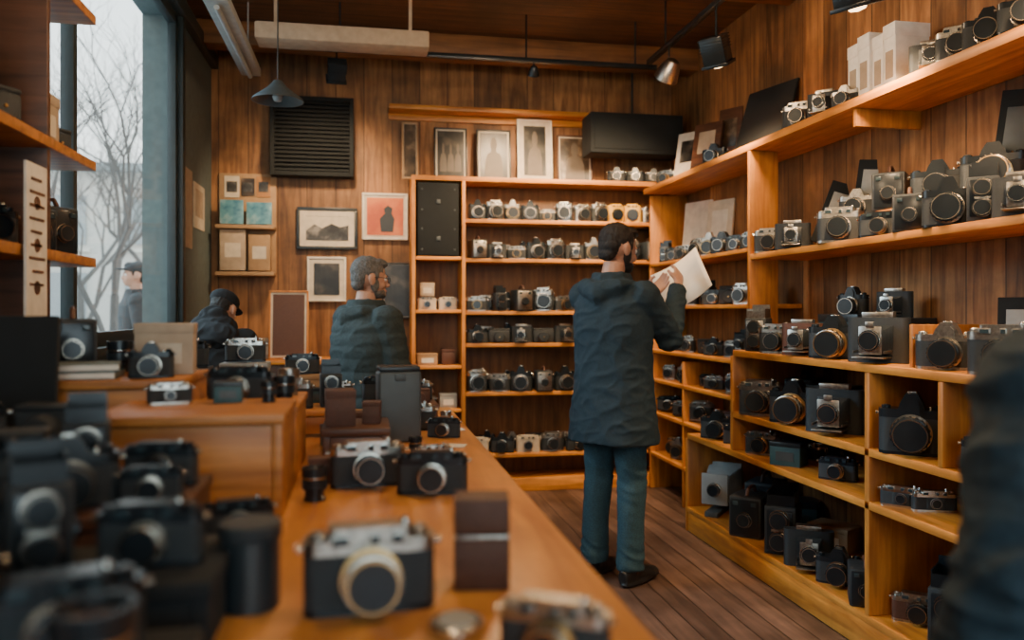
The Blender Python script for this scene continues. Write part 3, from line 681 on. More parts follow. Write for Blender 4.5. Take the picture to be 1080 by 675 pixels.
# ================= LEFT SHELF UNIT =================
ls=thing('window_shelving','dark wooden shelf unit beside the window','shelving',(-.97,2.1,0))
for z in (1.52,1.83,2.30): board(ls,'shelf_board',XL+.005,-.85,1.3,2.80,z-.03,z,'riser')
board(ls,'upright_panel',XL+.005,-.86,2.42,2.445,CZ+.002,2.9,'darkwood'); board(ls,'upright_panel',XL+.005,-.86,1.3,1.325,CZ+.002,2.9,'darkwood')
for k,y,z,sc in [('case_k',1.75,1.83,1.2),('slr_kd',1.96,1.83,1.3),('tlr',2.13,1.83,1.5),('case_k',2.3,1.83,1.1),('tlr',2.06,2.30,1.4),('c_dark',2.22,2.30,1.8),('rf_kd',2.29,1.52,1.3),('boxcam_k',2.10,1.52,1.5),('c_beige',2.56,1.83,1.3),('boxcam_k',2.70,1.52,1.4),('slr_kd',2.68,2.30,1.2),('case_k',2.72,1.83,.9),('c_dark',2.54,2.3,1.3),('boxcam_k',2.56,1.52,1.2)]:
    place(k,-.965,y,z,math.radians(60 if k[:2]!='c_' else 90),sc,'things on the window shelving','on the dark window shelving')
mb=MB().box((0,0,0),(.006,.135,.40),'paper')
for j in range(9):
    mb.box((.004,R.uniform(-.01,.01),.16-j*.034),(.002,R.uniform(.05,.1),.007),'darkwood')
for j in range(3): mb.lathe([(.018,0),(.018,.002)],'darkwood',(.003,.0,.1-j*.11),'X',16)
single('hanging_sign',mb.mesh('sign'),'narrow cream hanging sign with small print and round marks','sign',(-.838,2.28,1.53))

# ================= COUNTER OBJECTS =================
def on(px,py,z=CZ): return spot(px,py,z)
def oncam(key,px,py,wpx,rz,label='on the wooden counter',z=CZ,group='cameras on the counter'):
    x,y,d=on(px,py,z); return place(key,x,y,z,math.radians(rz),wpx*d/F/KINDS[key][1],group,label)
def riser(name,label,x0,x1,y0,y1,z0,z1,k,open_front=False):
    o=thing(name,label,'display box',((x0+x1)/2,(y0+y1)/2,z0+.0005)); w,dd,h=x1-x0,y1-y0,z1-z0-.0005
    part(o,MB().box((0,0,h-.009),(w+.008,dd+.008,.018),k,.003).mesh('top_panel'),'top_panel')
    for sx in (-1,1): part(o,MB().box((sx*(w/2-.009),0,(h-.018)/2),(.018,dd-.004,h-.019),k,.002).mesh('side_panel'),'side_panel')
    part(o,MB().box((0,-dd/2+.01,(h-.018)/2+.004),(w-.037,.016,h-.030),k,.002).mesh('front_panel'),'front_panel')
    return o
oncam('rf_hero',390,642,136,4,'at the front of the counter')
oncam('rf_hero',585,708,118,-28,'at the edge of the counter')
oncam('rf_sb',388,512,78,5); oncam('rf_k',456,520,74,-8)
x,y,d=on(264,640); place('can',x,y,CZ,0,1.0,'lenses on the counter','on the wooden counter')
x,y,d=on(508,616)
o=thing('leather_box','stacked brown leather box with silver rim','box',(x,y,CZ+.0005),math.radians(-8))
part(o,MB().box((0,0,.034),(.074,.06,.068),'brown',.004).mesh('box_body'),'box_body'); part(o,MB().box((0,0,.070),(.072,.058,.005),'silver2',.001).mesh('metal_rim'),'metal_rim')
part(o,MB().box((0,0,.097),(.074,.06,.048),'brown',.004).mesh('box_lid'),'box_lid')
x,y,d=on(482,668)
o=thing('light_meter','small round silver light meter lying on the counter','light meter',(x,y,CZ+.0005),.3)
part(o,MB().lathe([(.03,0),(.032,.003),(.032,.012),(.028,.016)],'silver',seg=28).mesh('body'),'body'); part(o,MB().lathe([(.022,.016),(.02,.018)],'lgrey',seg=24).mesh('dial'),'dial')
x,y,d=on(420,465)
o=thing('upright_case','tall dark grey upright equipment case','case',(x,y,CZ+.0005),.1)
part(o,MB().box((0,0,.1),(.12,.08,.2),'grey',.008,seg=3).mesh('case_body'),'case_body'); part(o,MB().box((0,0,.207),(.115,.078,.014),'blackp',.004).mesh('case_lid'),'case_lid'); part(o,MB().box((0,-.043,.185),(.03,.006,.022),'grey',.002).mesh('latch'),'latch')
riser('display_riser','orange wooden display riser on the counter',-.47,-.145,1.50,1.77,CZ,1.165,'riser')
riser('display_riser','orange wooden display riser under a black camera',-.37,-.145,1.79,2.11,CZ,1.145,'riser')
riser('display_riser','higher wooden display tier behind the orange riser',-.72,-.385,1.80,2.11,CZ,1.205,'riser')
riser('display_riser','low dark display block beside the orange riser',-.80,-.49,1.46,1.78,CZ,1.10,'darkwood')
riser('small_riser','small brown display block on the counter',-.10,.06,2.02,2.22,CZ,1.06,'darkwood')
riser('low_riser','low wooden display box under black cameras',-.62,-.25,1.14,1.40,CZ,1.08,'darkwood')
riser('rear_riser','low wooden platform at the far end of the counter',-.66,-.04,2.42,2.90,CZ,1.06,'riser')
riser('rear_riser','dark wooden platform at the far end of the counter',.0,.24,2.66,2.95,CZ,1.04,'darkwood')
gc='cameras on the counter'; wr_='on the wooden display riser'
place('rf_k',-.27,1.86,1.145,math.radians(-8),1.0,gc,wr_); place('lens_k',-.175,1.86,1.145,0,.65,'lenses on the counter',wr_); place('lens_s',-.18,2.03,1.145,0,.7,'lenses on the counter',wr_); place('rf_sb',-.29,2.03,1.145,.2,.85,gc,wr_)
place('lens_k',-.19,1.70,1.165,0,.45,'lenses on the counter',wr_); place('rf_flat',-.38,1.70,1.165,.3,.6,gc,wr_); place('c_dark',-.27,1.71,1.165,.1,.45,'boxes on the counter',wr_)
place('rf_kd',-.70,1.56,1.10,math.radians(15),1.1,gc,'on the low dark block'); place('case_k',-.56,1.6,1.10,math.radians(-10),.8,'camera cases on the counter','on the low dark block')
place('c_beige',-.45,1.98,1.205,math.radians(6),.95,'boxes on the counter','on the wooden display tier'); place('slr_k',-.455,1.865,1.205,.1,.65,gc,'on the wooden display tier')
place('boxcam_k',-.67,2.04,1.205,.3,1.2,gc,'on the wooden display tier'); place('lens_k',-.57,2.05,1.205,0,.8,'lenses on the counter','on the wooden display tier')
for j,c in enumerate(['tealbox','plaster']):
    single('book',MB().box((0,0,.008),(.15,.12,.016),c,.002).box((.001,-.001,.008),(.148,.12,.011),'paper').mesh('book'),'flat teal covered book lying on the display tier','book',(-.60,1.88,1.2055+j*.0165),(0,0,.1+j*.12),'books on the display tier')
leaning('flat_screen','dark flat screen leaning on the low dark block','screen',300,-.3,0,.2,.24,'matte',None,0,-.1).location=(-.70,1.73,1.101)
for k,x,y,rz,sc in [('rf_kd',-.54,1.20,25,1.15),('slr_kd',-.40,1.20,20,.9),('rf_k',-.295,1.21,5,.62),('case_k',-.54,1.33,10,.9),('tlr',-.42,1.34,15,.8),('rf_kd',-.31,1.33,-5,.8)]:
    place(k,x,y,1.08,math.radians(rz),sc,gc,'on the low wooden box')
riser('camera_stand','low black display block under large cameras',-.47,-.165,.66,.86,CZ,1.03,'matte')
riser('camera_stand','black display block behind the large cameras',-.52,-.165,.91,1.07,CZ,1.06,'matte')
for k,x,y,z,rz,sc in [('slr_kd',-.405,.80,1.03,42,1.1),('rf_kd',-.27,.79,1.03,20,1.0),('case_k',-.37,.70,1.03,30,.8),('lens_k',-.215,.70,1.03,20,.9),
                      ('rf_kd',-.46,1.0,1.06,34,.95),('tlr',-.36,.985,1.06,25,.8),('rf_k',-.24,.985,1.06,-6,.85),('boxcam_k',-.60,1.03,CZ,20,1.7)]:
    place(k,x,y,z,math.radians(rz),sc,gc,'on a black display block' if z>1 else 'on the wooden counter')
place('case_k',-.19,1.16,CZ,math.radians(10),.6,'camera cases on the counter','on the wooden counter')
place('rf_kd',-.20,1.36,CZ,.2,.8,gc,'on the wooden counter'); place('lens_k',-.15,1.24,CZ,0,.6,'lenses on the counter','on the wooden counter')
place('c_brown',-.06,2.10,1.06,.1,.8,'boxes on the counter','on the small display block'); place('c_brown',.02,2.12,1.06,-.1,.5,'boxes on the counter','on the small display block')
for k,x,y,sc,rz in [('rf_sb',-.55,2.48,1.1,.1),('rf_k',-.38,2.48,1.1,0),('rf_sb',-.22,2.48,1,-.1),('tlr',-.10,2.52,.8,.1)]:
    place(k,x,y,1.06,rz,sc,gc,'on the far wooden platform')
for k,x,y,sc in [('c_dark',-.56,2.72,1.2),('c_grey',-.38,2.74,1.2),('c_card',-.20,2.74,1.0),('rf_sb',-.08,2.80,.6)]:
    place(k,x,y,1.06,0,sc,'things on the far platform','on the far wooden platform')
for k,x,y,sc in [('lens_k',-.47,2.62,.6),('lens_s',-.30,2.62,.6),('c_dark',-.16,2.63,.5),('rf_flat',-.47,2.84,.7),('c_brown',-.28,2.84,.6)]:
    place(k,x,y,1.06,.1,sc,'things on the far platform','on the far wooden platform')
place('rf_k',-.56,2.72,1.06+.112,0,1.0,gc,'on a dark carton'); place('rf_sb',-.38,2.74,1.06+.125,.1,.9,gc,'on a grey box'); place('rf_k',-.20,2.74,1.06+.083,.1,.8,gc,'on a cardboard box')
place('rf_k',.07,2.76,1.04,-.1,1.1,gc,'on the dark platform'); place('rf_sb',.18,2.84,1.04,-.3,.8,gc,'on the dark platform'); place('case_b',.18,2.71,1.04,.1,.5,'camera cases on the counter','on the dark platform')
place('rf_sb',.15,2.52,CZ,-.2,1,gc,'on the wooden counter'); place('rf_k',.23,2.36,CZ,-.3,.7,gc,'on the wooden counter')
place('c_brown',.0,2.38,CZ,.1,.7,'boxes on the counter','on the wooden counter')
for k,x,y,sc in [('lens_k',.10,2.36,.6),('c_dark',.03,2.56,.6),('lens_s',.26,2.60,.5),('lens_k',.13,2.08,.5),('c_dark',-.08,2.28,.6),('rf_flat',.17,1.98,.6),('lens_k',-.05,1.90,.5)]:
    place(k,x,y,CZ,.2,sc,'small items on the counter','on the wooden counter')
place('c_dark',-.84,2.45,CZ,.3,1.8,'boxes on the counter','on the wooden counter'); place('boxcam_k',-.78,2.72,CZ,.2,1.7,gc,'on the wooden counter')
place('c_card',-.96,2.88,CZ,.1,1.4,'boxes on the counter','on the wooden counter')
place('c_brown',-.095,1.78,CZ,.1,.5,'boxes on the counter','on the wooden counter')
place('lens_k',-.095,1.62,CZ,0,.7,'lenses on the counter','on the wooden counter')
for j,(x,y,a) in enumerate([(.22,2.08,.2),(.24,2.2,-.3),(.27,2.5,.1)]):
    single('price_card',MB().box((0,0,.001),(.07,.05,.002),'paper').mesh('price_card'),'small blank card lying on the counter','card',(x,y,CZ+.0005),(0,0,a),'cards on the counter')
for k,x,sc in [('c_card',-.95,1.6),('c_beige',-.68,1.2),('boxcam',-.1,1.3),('c_dark',.12,1.3)]:
    place(k,x,5.97,1.01,0,sc,'things on the sideboard','on the back sideboard')

# ================= LIGHT FIXTURES =================
LC=(1,.66,.36)
def spotlamp(loc,tgt,e,size=75,blend=.8,col=LC):
    l=bpy.data.lights.new('track_spot','SPOT'); l.energy=e; l.spot_size=math.radians(size); l.spot_blend=blend; l.color=col; l.shadow_soft_size=.08
    o=bpy.data.objects.new('track_spot_light',l); o.location=loc; o.rotation_euler=(Vector(tgt)-Vector(loc)).to_track_quat('-Z','Y').to_euler(); COL.objects.link(o)
def head(loc,tgt,e,size=80,k='blackm',label='black track spotlight',sc=1.4,style='cone'):
    o=thing('track_spotlight',label+' hanging from the ceiling rail','spotlight',loc,group='spotlights on the ceiling rails')
    d=(Vector(tgt)-Vector(loc)).normalized(); q=d.to_track_quat('Z','Y').to_euler()
    S=lambda L:[(a*sc,b*sc) for a,b in L]
    if style=='cone':
        mb=MB().lathe(S([(.012,-.07),(.035,-.06),(.055,-.02),(.066,.03),(.07,.05),(.064,.05),(.05,.03),(.03,.0)]),k,seg=24,cap=True)
    else:
        mb=MB().box((0,0,-.01*sc),(.10*sc,.075*sc,.11*sc),k,.006).box((0,0,.05*sc),(.115*sc,.09*sc,.012*sc),k,.002)
        for j in range(5): mb.box((0,0,-.06*sc+j*.012*sc),(.106*sc,.081*sc,.004*sc),k)
    part(o,mb.mesh('lamp_shade'),'lamp_shade',rot=q)
    part(o,MB().lathe(S([(0.001,.03),(.025,.035),(.03,.048),(.02,.062),(0.001,.066)]),'bulb',seg=16).mesh('bulb'),'bulb',rot=q)
    part(o,MB().lathe([(.006,.02),(.006,3.0-loc[2]-.012)],'blackm',seg=8).mesh('stem'),'stem')
    spotlamp(Vector(loc)+d*.12*sc,tgt,e,size)
RZ=3.0
rl=thing('lighting_rail','black ceiling lighting rail','lighting rail',(.85,5.2,RZ))
part(rl,MB().box((0,0,.0),(2.2,.035,.03),'blackm',.003).mesh('rail'),'rail')
for x in (-1.0,.2,.95): part(rl,MB().lathe([(.006,.015),(.006,ZC-RZ)],'blackm',(x,0,0),'Z',8).mesh('hanger'),'hanger')
rl=thing('lighting_rail','black ceiling lighting rail along the long wall','lighting rail',(1.86,2.6,RZ))
part(rl,MB().box((0,-.2,0),(.035,5.4,.03),'blackm',.003).mesh('rail'),'rail')
for y in (-1.5,1.1,2.2): part(rl,MB().lathe([(.006,.015),(.006,ZC-RZ)],'blackm',(0,y,0),'Z',8).mesh('hanger'),'hanger')
head((1.86,4.74,2.84),(1.5,6.1,1.3),190,105,'silver2','silver dome track spotlight',sc=1.1)
head((1.86,4.06,2.74),(2.4,4.5,1.4),130,92,label='black box track spotlight',sc=1.3,style='box')
head((1.86,2.82,2.60),(2.35,3.1,1.0),125,110,label='black box track spotlight',sc=1.4,style='box')
head((1.86,1.9,2.75),(2.4,2.2,1.2),120,100,label='black box track spotlight',style='box')
head((1.1,5.2,2.93),(1.2,6.2,1.6),150,110,sc=.55,label='small black track spotlight')
head((-.17,5.2,2.86),(-.3,6.2,1.9),110,105,sc=1.1,style='box',label='black box track spotlight')
def pendant(loc,e,label,s=1.12):
    o=thing('pendant_lamp',label,'lamp',loc)
    P=lambda L:[(a*s,b) for a,b in L]
    part(o,MB().lathe(P([(.02,.1),(.03,.085),(.05,.06),(.12,.0),(.125,-.012),(.12,-.012),(.05,.045),(.02,.07)]),'grey',seg=32,cap=False).mesh('lamp_shade'),'lamp_shade')
    part(o,MB().lathe([(.012,.07),(.018,.04),(.03,.01),(.02,-.012),(.001,-.018)],'bulb' if e>10 else 'lgrey',seg=16,cap=False).mesh('bulb'),'bulb')
    part(o,MB().lathe([(.004,.1),(.004,ZC-loc[2]-.002)],'blackp',seg=8).mesh('cord'),'cord')
    if e:
        l=bpy.data.lights.new('pendant','POINT'); l.energy=e; l.color=LC; l.shadow_soft_size=.12  # warm fill light, used only by the added pendants
        q=bpy.data.objects.new('added_pendant_fill',l); q.location=(loc[0],loc[1],loc[2]-.2); COL.objects.link(q)
Yp=4.6
pendant((X_at(293,Yp),Yp,Z_at(104,-.5,Yp)),0,'grey conical pendant lamp hanging near the window')
pendant((.1,2.2,2.8),36,'unseen grey conical pendant lamp added for fill above the counter')  # this and the next pendants are out of view, added for warm fill
pendant((.9,1.0,2.8),36,'unseen grey conical pendant lamp added for fill above the shop floor')
pendant((-.3,.2,2.8),18,'unseen grey conical pendant lamp added for fill near the shelving')
pendant((1.0,3.4,2.95),42,'unseen grey conical pendant lamp added for fill above the aisle')
o=thing('ceiling_batten_light','pale metal fluorescent batten under the ceiling','light fixture',(-.72,4.8,2.87))
part(o,MB().box((0,0,.03),(.12,1.3,.05),'lgrey',.004).mesh('housing'),'housing'); part(o,MB().lathe([(.014,-.6),(.014,.6)],'lgrey',(0,0,-.012),'Y',14).mesh('tube'),'tube')
for sy in (-.5,.5): part(o,MB().lathe([(.004,.05),(.004,.428)],'lgrey',(0,sy,0),'Z',8).mesh('hanger'),'hanger')
o=thing('ceiling_duct','long pale beige duct under the ceiling','duct',(-.12,5.0,3.0))
part(o,MB().box((0,0,0),(1.02,.2,.10),'beigebox',.01).mesh('duct_body'),'duct_body')
for sx in (-.4,.4): part(o,MB().box((sx,0,.175),(.02,.02,.25),'beigebox').mesh('bracket'),'bracket')
o=thing('recess_shade_box','black box standing in for a shaded recess high in the corner','dark recess',(2.0,5.85,2.52))  # black box stands in for the shaded recess above the bookcase
part(o,MB().box((0,0,.15),(.72,.25,.30),'matte',.01).mesh('shade_box'),'shade_box'); part(o,MB().box((0,-.128,.15),(.66,.008,.24),'matte',.003).mesh('shade_face'),'shade_face')
part(o,MB().lathe([(.01,.30),(.01,ZC-2.52-.003)],'blackm',seg=8).mesh('bracket'),'bracket')

# ================= PEOPLE =================
def remesh(bm,vox,smooth=4,name='m',folds=0,fs=6,seed=0,aniso=(1,1,1)):
    bmesh.ops.recalc_face_normals(bm,faces=bm.faces[:])
    me=bpy.data.meshes.new('tmp'); bm.to_mesh(me); bm.free()
    ob=bpy.data.objects.new('tmp',me); COL.objects.link(ob)
    r=ob.modifiers.new('r','REMESH'); r.mode='VOXEL'; r.voxel_size=vox
    s=ob.modifiers.new('s','SMOOTH'); s.iterations=smooth; s.factor=.5
    dg=bpy.context.evaluated_depsgraph_get(); ev=ob.evaluated_get(dg); out=bpy.data.meshes.new_from_object(ev)
    bpy.data.objects.remove(ob); bpy.data.meshes.remove(me)
    out.name=name; out.materials.clear()
    if folds:
        nr=[v.normal.copy() for v in out.vertices]
        for v,n in zip(out.vertices,nr):
            p=Vector((v.co.x*aniso[0]+seed,v.co.y*aniso[1],v.co.z*aniso[2]))*fs
            q=noise.noise(p+Vector((noise.noise(p*.7),noise.noise(p*.7+Vector((5,5,5))),0))*1.2)
            v.co+=n*folds*(1-abs(q)*2.4)
    out.polygons.foreach_set('use_smooth',[True]*len(out.polygons)); out.update()
    return out
V=Vector
def hand(bm,wr,fd,pn,side,curl):
    fd=fd.normalized(); pn=(pn-fd*pn.dot(fd)).normalized(); ac=fd.cross(pn).normalized()*side
    loft(bm,[wr-fd*.02,wr+fd*.01,wr+fd*.05,wr+fd*.085],[.026,.03,.04,.038],[.02,.018,.016,.012],12,ref=ac)
    for i,(o,L,r) in enumerate([(-.030,.062,.0075),(-.010,.074,.0085),(.010,.079,.0088),(.030,.070,.0085)]):
        p=wr+fd*(.078 if i not in(0,) else .07)+ac*o; pts=[p]; a=0
        for sgm,fr in enumerate((.45,.3,.25)):
            a+=curl*(.6 if sgm==0 else .9)
            dd=(fd*math.cos(a)+pn*math.sin(a)); pts.append(pts[-1]+dd*L*fr)
        loft(bm,pts,[r,r*.98,r*.9,r*.7],None,8,ref=ac)
    b=wr+fd*.025+ac*.03
    loft(bm,[b-ac*.01,b+ac*.018+fd*.02+pn*.012,b+ac*.022+fd*.045+pn*.026,b+ac*.012+fd*.062+pn*.036],[.013,.012,.010,.008],None,8)
def person(label,loc,heading,sc,coat,hairk,arms,jz=.70,head=(0,0),trs='jeans',cap=None,glasses=False,hood=True,quilt=0,vox=.0055,collar=1.51,puff=1.0,beard=False,folds=.0045,hoodup=False,flare=1.0):
    root=thing('person',label,'person',loc,math.radians(heading-90),sc)
    piv=V((0,-.01,1.50)); H=Matrix.Translation(piv)@Matrix.Rotation(math.radians(head[0]),4,'Z')@Matrix.Rotation(math.radians(head[1]),4,'X')@Matrix.Translation(-piv)
    bm=bmesh.new()
    E=lambda c,r: ell(bm,c,r,H)
    E((0,-.012,1.665),(.076,.097,.090)); E((0,.028,1.625),(.062,.066,.085)); E((0,.035,1.573),(.048,.055,.040)); E((0,.078,1.552),(.020,.018,.016))
    E((0,.083,1.657),(.045,.014,.010)); E((0,.090,1.577),(.024,.012,.012)); E((0,.104,1.607),(.015,.016,.011))
    for s in (-1,1):
        E((s*.035,.066,1.605),(.022,.02,.022)); E((s*.080,-.005,1.625),(.010,.020,.032)); E((s*.086,-.012,1.635),(.007,.018,.022))
    loft(bm,[H@V(p) for p in ((0,.086,1.655),(0,.103,1.625),(0,.110,1.606))],[.009,.011,.014],None,8)
    loft(bm,[V((0,-.02,1.40)),V((0,-.018,1.47)),H@V((0,-.008,1.56))],[.07,.058,.056],None,14)
    loft(bm,[V((0,0,.84)),V((0,0,1.0)),V((0,0,1.2)),V((0,0,1.36)),V((0,-.01,1.43))],[.15,.14,.16,.165,.10],[.10,.09,.105,.10,.07],16)
    for s in (-1,1):
        loft(bm,[V((s*.085,0,.9)),V((s*.095,.012,.7)),V((s*.1,.015,.49)),V((s*.105,-.012,.3)),V((s*.108,-.02,.08))],[.075,.064,.048,.044,.034],None,12)
        loft(bm,[V((s*.108,-.045,.045)),V((s*.11,.03,.045)),V((s*.12,.13,.03))],[.03,.035,.03],[.03,.03,.02],10)
        sh,el,wr,fd,pn,cu=arms[s]
        loft(bm,[V((s*.12,-.01,1.40)),V(sh),V(el),V(el)*.5+V(wr)*.5,V(wr)],[.05,.045,.036,.032,.024],None,12)
        hand(bm,V(wr),V(fd),V(pn),s,cu)
    me=remesh(bm,vox,3,'body'); me.materials.append(M['skin']); part(root,me,'body')
    for s in (-1,1):
        mb=MB(); ell(mb.bm,(s*.031,.079,1.640),(.0125,.0125,.0125),H); mb.mi('white'); n0=len(mb.bm.faces)
        ell(mb.bm,(s*.031,.0885,1.640),(.006,.004,.006),H); mb.mi('hair')
        mb.bm.faces.ensure_lookup_table()
        for f in mb.bm.faces[n0:]: f.material_index=1
        part(root,mb.mesh('eye'),'eye')
        mb=MB(); ell(mb.bm,(s*.032,.090,1.662),(.018,.006,.004),H); mb.mi(hairk); part(root,mb.mesh('eyebrow'),'eyebrow')
    mb=MB(); ell(mb.bm,(0,.0985,1.577),(.021,.006,.0065),H); mb.mi('lips'); part(root,mb.mesh('lips'),'lips')
    # short cropped hair hugging the skull, ears left free, tapering to the nape
    bm=bmesh.new()
    ell(bm,(0,-.018,1.678),(.0785,.098,.086),H); ell(bm,(0,-.050,1.640),(.068,.060,.060),H); ell(bm,(.006,.035,1.726),(.056,.056,.030),H); ell(bm,(0,-.062,1.595),(.050,.040,.035),H)
    for s in (-1,1): ell(bm,(s*.069,.022,1.655),(.010,.012,.026),H)
    me=remesh(bm,.004,1,'hair',0)
    nr=[v.normal.copy() for v in me.vertices]
    for v,n in zip(me.vertices,nr):
        c=v.co; v.co+=n*(.0035*noise.noise(V((c.x*150,c.y*60,c.z*60)))+.003*noise.noise(V((c.x*45,c.y*40,c.z*30))))
    me.materials.append(M[hairk]); part(root,me,'hair')
    if beard:
        bm=bmesh.new(); ell(bm,(0,.045,1.560),(.051,.056,.033),H); ell(bm,(0,.082,1.552),(.025,.021,.019),H)
        for s in (-1,1): ell(bm,(s*.058,.02,1.60),(.010,.025,.04),H)
        me=remesh(bm,.005,2,'beard',.0015,90,3,(1,1,.5)); me.materials.append(M[hairk]); part(root,me,'beard')
    if hoodup:
        bm=bmesh.new(); ell(bm,(0,-.05,1.50),(.155,.12,.085)); ell(bm,(.05,-.11,1.45),(.17,.10,.09)); ell(bm,(-.08,-.02,1.47),(.12,.12,.07)); ell(bm,(0,-.045,1.575),(.085,.075,.06))
        me=remesh(bm,.008,3,'scarf',.012,14); me.materials.append(M[coat]); part(root,me,'scarf')
    if cap:
        bm=bmesh.new(); ell(bm,(0,-.018,1.700),(.092,.110,.062),H); ell(bm,(0,.10,1.690),(.066,.070,.009),H)
        me=remesh(bm,.006,2,'cap'); me.materials.append(M[cap]); part(root,me,'cap')
    if glasses:
        mb=MB()
        for s in (-1,1):
            pts=[H@V((s*.033+.022*math.cos(a),.104,1.638+.016*math.sin(a))) for a in [i*math.pi/8 for i in range(17)]]
            mb.tube(pts,.0018,'blackp',6); mb.tube([H@V((s*.055,.104,1.643)),H@V((s*.079,.05,1.645)),H@V((s*.086,-.01,1.64))],.002,'blackp',6)
        mb.tube([H@V((-.011,.105,1.641)),H@V((.011,.105,1.641))],.0018,'blackp',6)
        part(root,mb.mesh('glasses'),'glasses')
    bm=bmesh.new()
    loft(bm,[V((0,0,.80)),V((0,0,.92)),V((0,0,1.02))],[.165,.17,.16],[.115,.115,.105],18)
    for s in (-1,1):
        loft(bm,[V((s*.080,0,.9)),V((s*.088,.01,.72)),V((s*.098,.018,.50)),V((s*.105,-.005,.30)),V((s*.108,-.012,.075))],[.095,.084,.068,.063,.064],[.105,.092,.074,.071,.072],16)
    me=remesh(bm,.007,4,'trousers',0)
    nr=[v.normal.copy() for v in me.vertices]
    for v,n in zip(me.vertices,nr):
        c=v.co; kn=max(0,1-abs(c.z-.50)/.16)+1.2*max(0,1-abs(c.z-.13)/.14)+.6*max(0,1-abs(c.z-.72)/.12)
        cr=1-abs(noise.noise(V((c.x*5+c.y*3,c.y*5,c.z*20+c.x*9))))*3.2
        c+=n*(.0025*(1-abs(noise.noise(V((c.x*9,c.y*9,c.z*3))))*3)+.0055*kn*cr)
    me.update(); me.materials.append(M[trs]); part(root,me,'trousers')
    for s in (-1,1):
        bm=bmesh.new()
        loft(bm,[V((s*.108,-.085,.045)),V((s*.108,-.03,.052)),V((s*.111,.04,.05)),V((s*.118,.12,.036)),V((s*.121,.165,.03)),V((s*.121,.185,.026))],[.026,.042,.045,.052,.042,.02],[.036,.05,.048,.034,.027,.018],14)
        loft(bm,[V((s*.108,-.02,.05)),V((s*.109,-.018,.12))],[.045,.042],[.05,.045],12)
        ell(bm,(s*.114,.045,.013),(.05,.145,.013))
        me=remesh(bm,.008,2,'shoe'); me.materials.append(M['shoe']); part(root,me,'shoe')
    bm=bmesh.new(); jl=jz
    zs=[jl,jl+.06,.98,1.12,1.26,1.36,1.425,1.47,collar]
    rx=[.220*flare,.216*flare,.204,.200,.212,.205,.160,.098,.082]; ry=[.168*flare,.164*flare,.148,.142,.148,.138,.112,.098,.085]
    loft(bm,[V((0,-.005,z)) for z in zs],[r*puff for r in rx],[r*puff for r in ry],28)
    if hood:
        loft(bm,[V((-.115,-.01,1.450)),V((-.10,-.09,1.44)),V((0,-.130,1.405)),V((.10,-.09,1.44)),V((.115,-.01,1.450))],[.034,.045,.062,.045,.034],[.036,.042,.046,.042,.036],14,ref=V((0,0,1)))
        loft(bm,[V((-.075,.04,1.475)),V((-.08,-.04,1.488)),V((0,-.095,1.48)),V((.08,-.04,1.488)),V((.075,.04,1.475))],[.028]*5,[.020]*5,12,ref=V((0,0,1)))
    for s in (-1,1):
        sh,el,wr,fd,pn,cu=arms[s]; sh,el,wr=V(sh),V(el),V(wr)
        w2=el+(wr-el)*.93
        loft(bm,[V((s*.10,-.01,1.385)),sh,sh*.5+el*.5,el,el*.55+w2*.45,w2],[r*puff for r in [.082,.078,.068,.060,.053,.043]],None,16)
        ell(bm,el,(.057*puff,)*3); ell(bm,sh,(.077*puff,)*3)
    me=remesh(bm,.0065,4,'jacket',0)
    nr=[v.normal.copy() for v in me.vertices]
    els=[V(arms[s][1]) for s in (-1,1)]
    for v,n in zip(me.vertices,nr):
        c=v.co
        p=V((c.x*3.2+loc[0]*3,c.y*3.2,c.z*1.5))
        dsp=folds*1.1*noise.noise(p)
        # diagonal tension creases radiating from armpits and waist, fine and sharp
        for f1,f2,am in ((5.5,11,.55),(9,19,.32)):
            r2=1-abs(noise.noise(V((c.x*f1+c.z*f2*.45+9,c.y*f1,c.z*f2*.8-c.x*f1))))*4.2
            dsp+=folds*am*max(r2,-.25)
        for e in els:
            dd=(c-e).length
            if dd<.17: dsp+=(1-dd/.17)*.006*(1-abs(noise.noise(V((c.x*7,c.y*7,c.z*30+3))))*3.4)
        if quilt: dsp+=quilt*(abs(math.sin(c.z*math.pi/.07))-.5)
        c+=n*dsp
    me.update()
    me.materials.append(M[coat]); part(root,me,'jacket')
    return root
manX,manY=1.235,3.90
hd=38
armS={1:((.18,0,1.395),(.215,.17,1.19),(.145,.375,1.46),(-.25,.50,.62),(-.80,.35,.2),.45),
     -1:((-.18,0,1.395),(-.215,.20,1.20),(-.04,.40,1.41),(.40,.50,.55),(.5,-.1,.7),.4)}
person('person in dark navy hooded coat reading a paper sheet',(manX,manY,0),hd,1.02,'coat','hair',armS,.685,(-18,-12),folds=.008,beard=True,puff=1.02,flare=1.08)
def loc2w(p,c,h,sc):
    a=math.radians(h-90); return V((c[0]+sc*(p[0]*math.cos(a)-p[1]*math.sin(a)),c[1]+sc*(p[0]*math.sin(a)+p[1]*math.cos(a)),sc*p[2]))
mb=MB(); n=10; w,h=.30,.26; vs=[]
i_=mb.mi('creampaper')
for i in range(n+1):
    u=i/n-.5; vs.append([mb.bm.verts.new(V((u*w,.035*math.cos(u*3)-.03,v*h))) for v in (-.5,-.17,.17,.5)])
for a,b in zip(vs,vs[1:]):
    for j in range(3): mb.bm.faces.new((a[j],b[j],b[j+1],a[j+1]))
me=mb.mesh('paper')
pw=loc2w((.085,.53,1.480),(manX,manY),hd,1.02)
o=single('paper_sheet',me,'curved cream sheet of paper held by the standing person','paper',pw)
o.rotation_euler=(math.radians(-20),math.radians(-30),math.radians(hd-90+10))
sol=o.modifiers.new('t','SOLIDIFY'); sol.thickness=.0012
dn=lambda s:((s*.20,0,1.395),(s*.27,-.02,1.13),(s*.27,.10,.90),(0,.25,-1),(-s,0,0),.35)
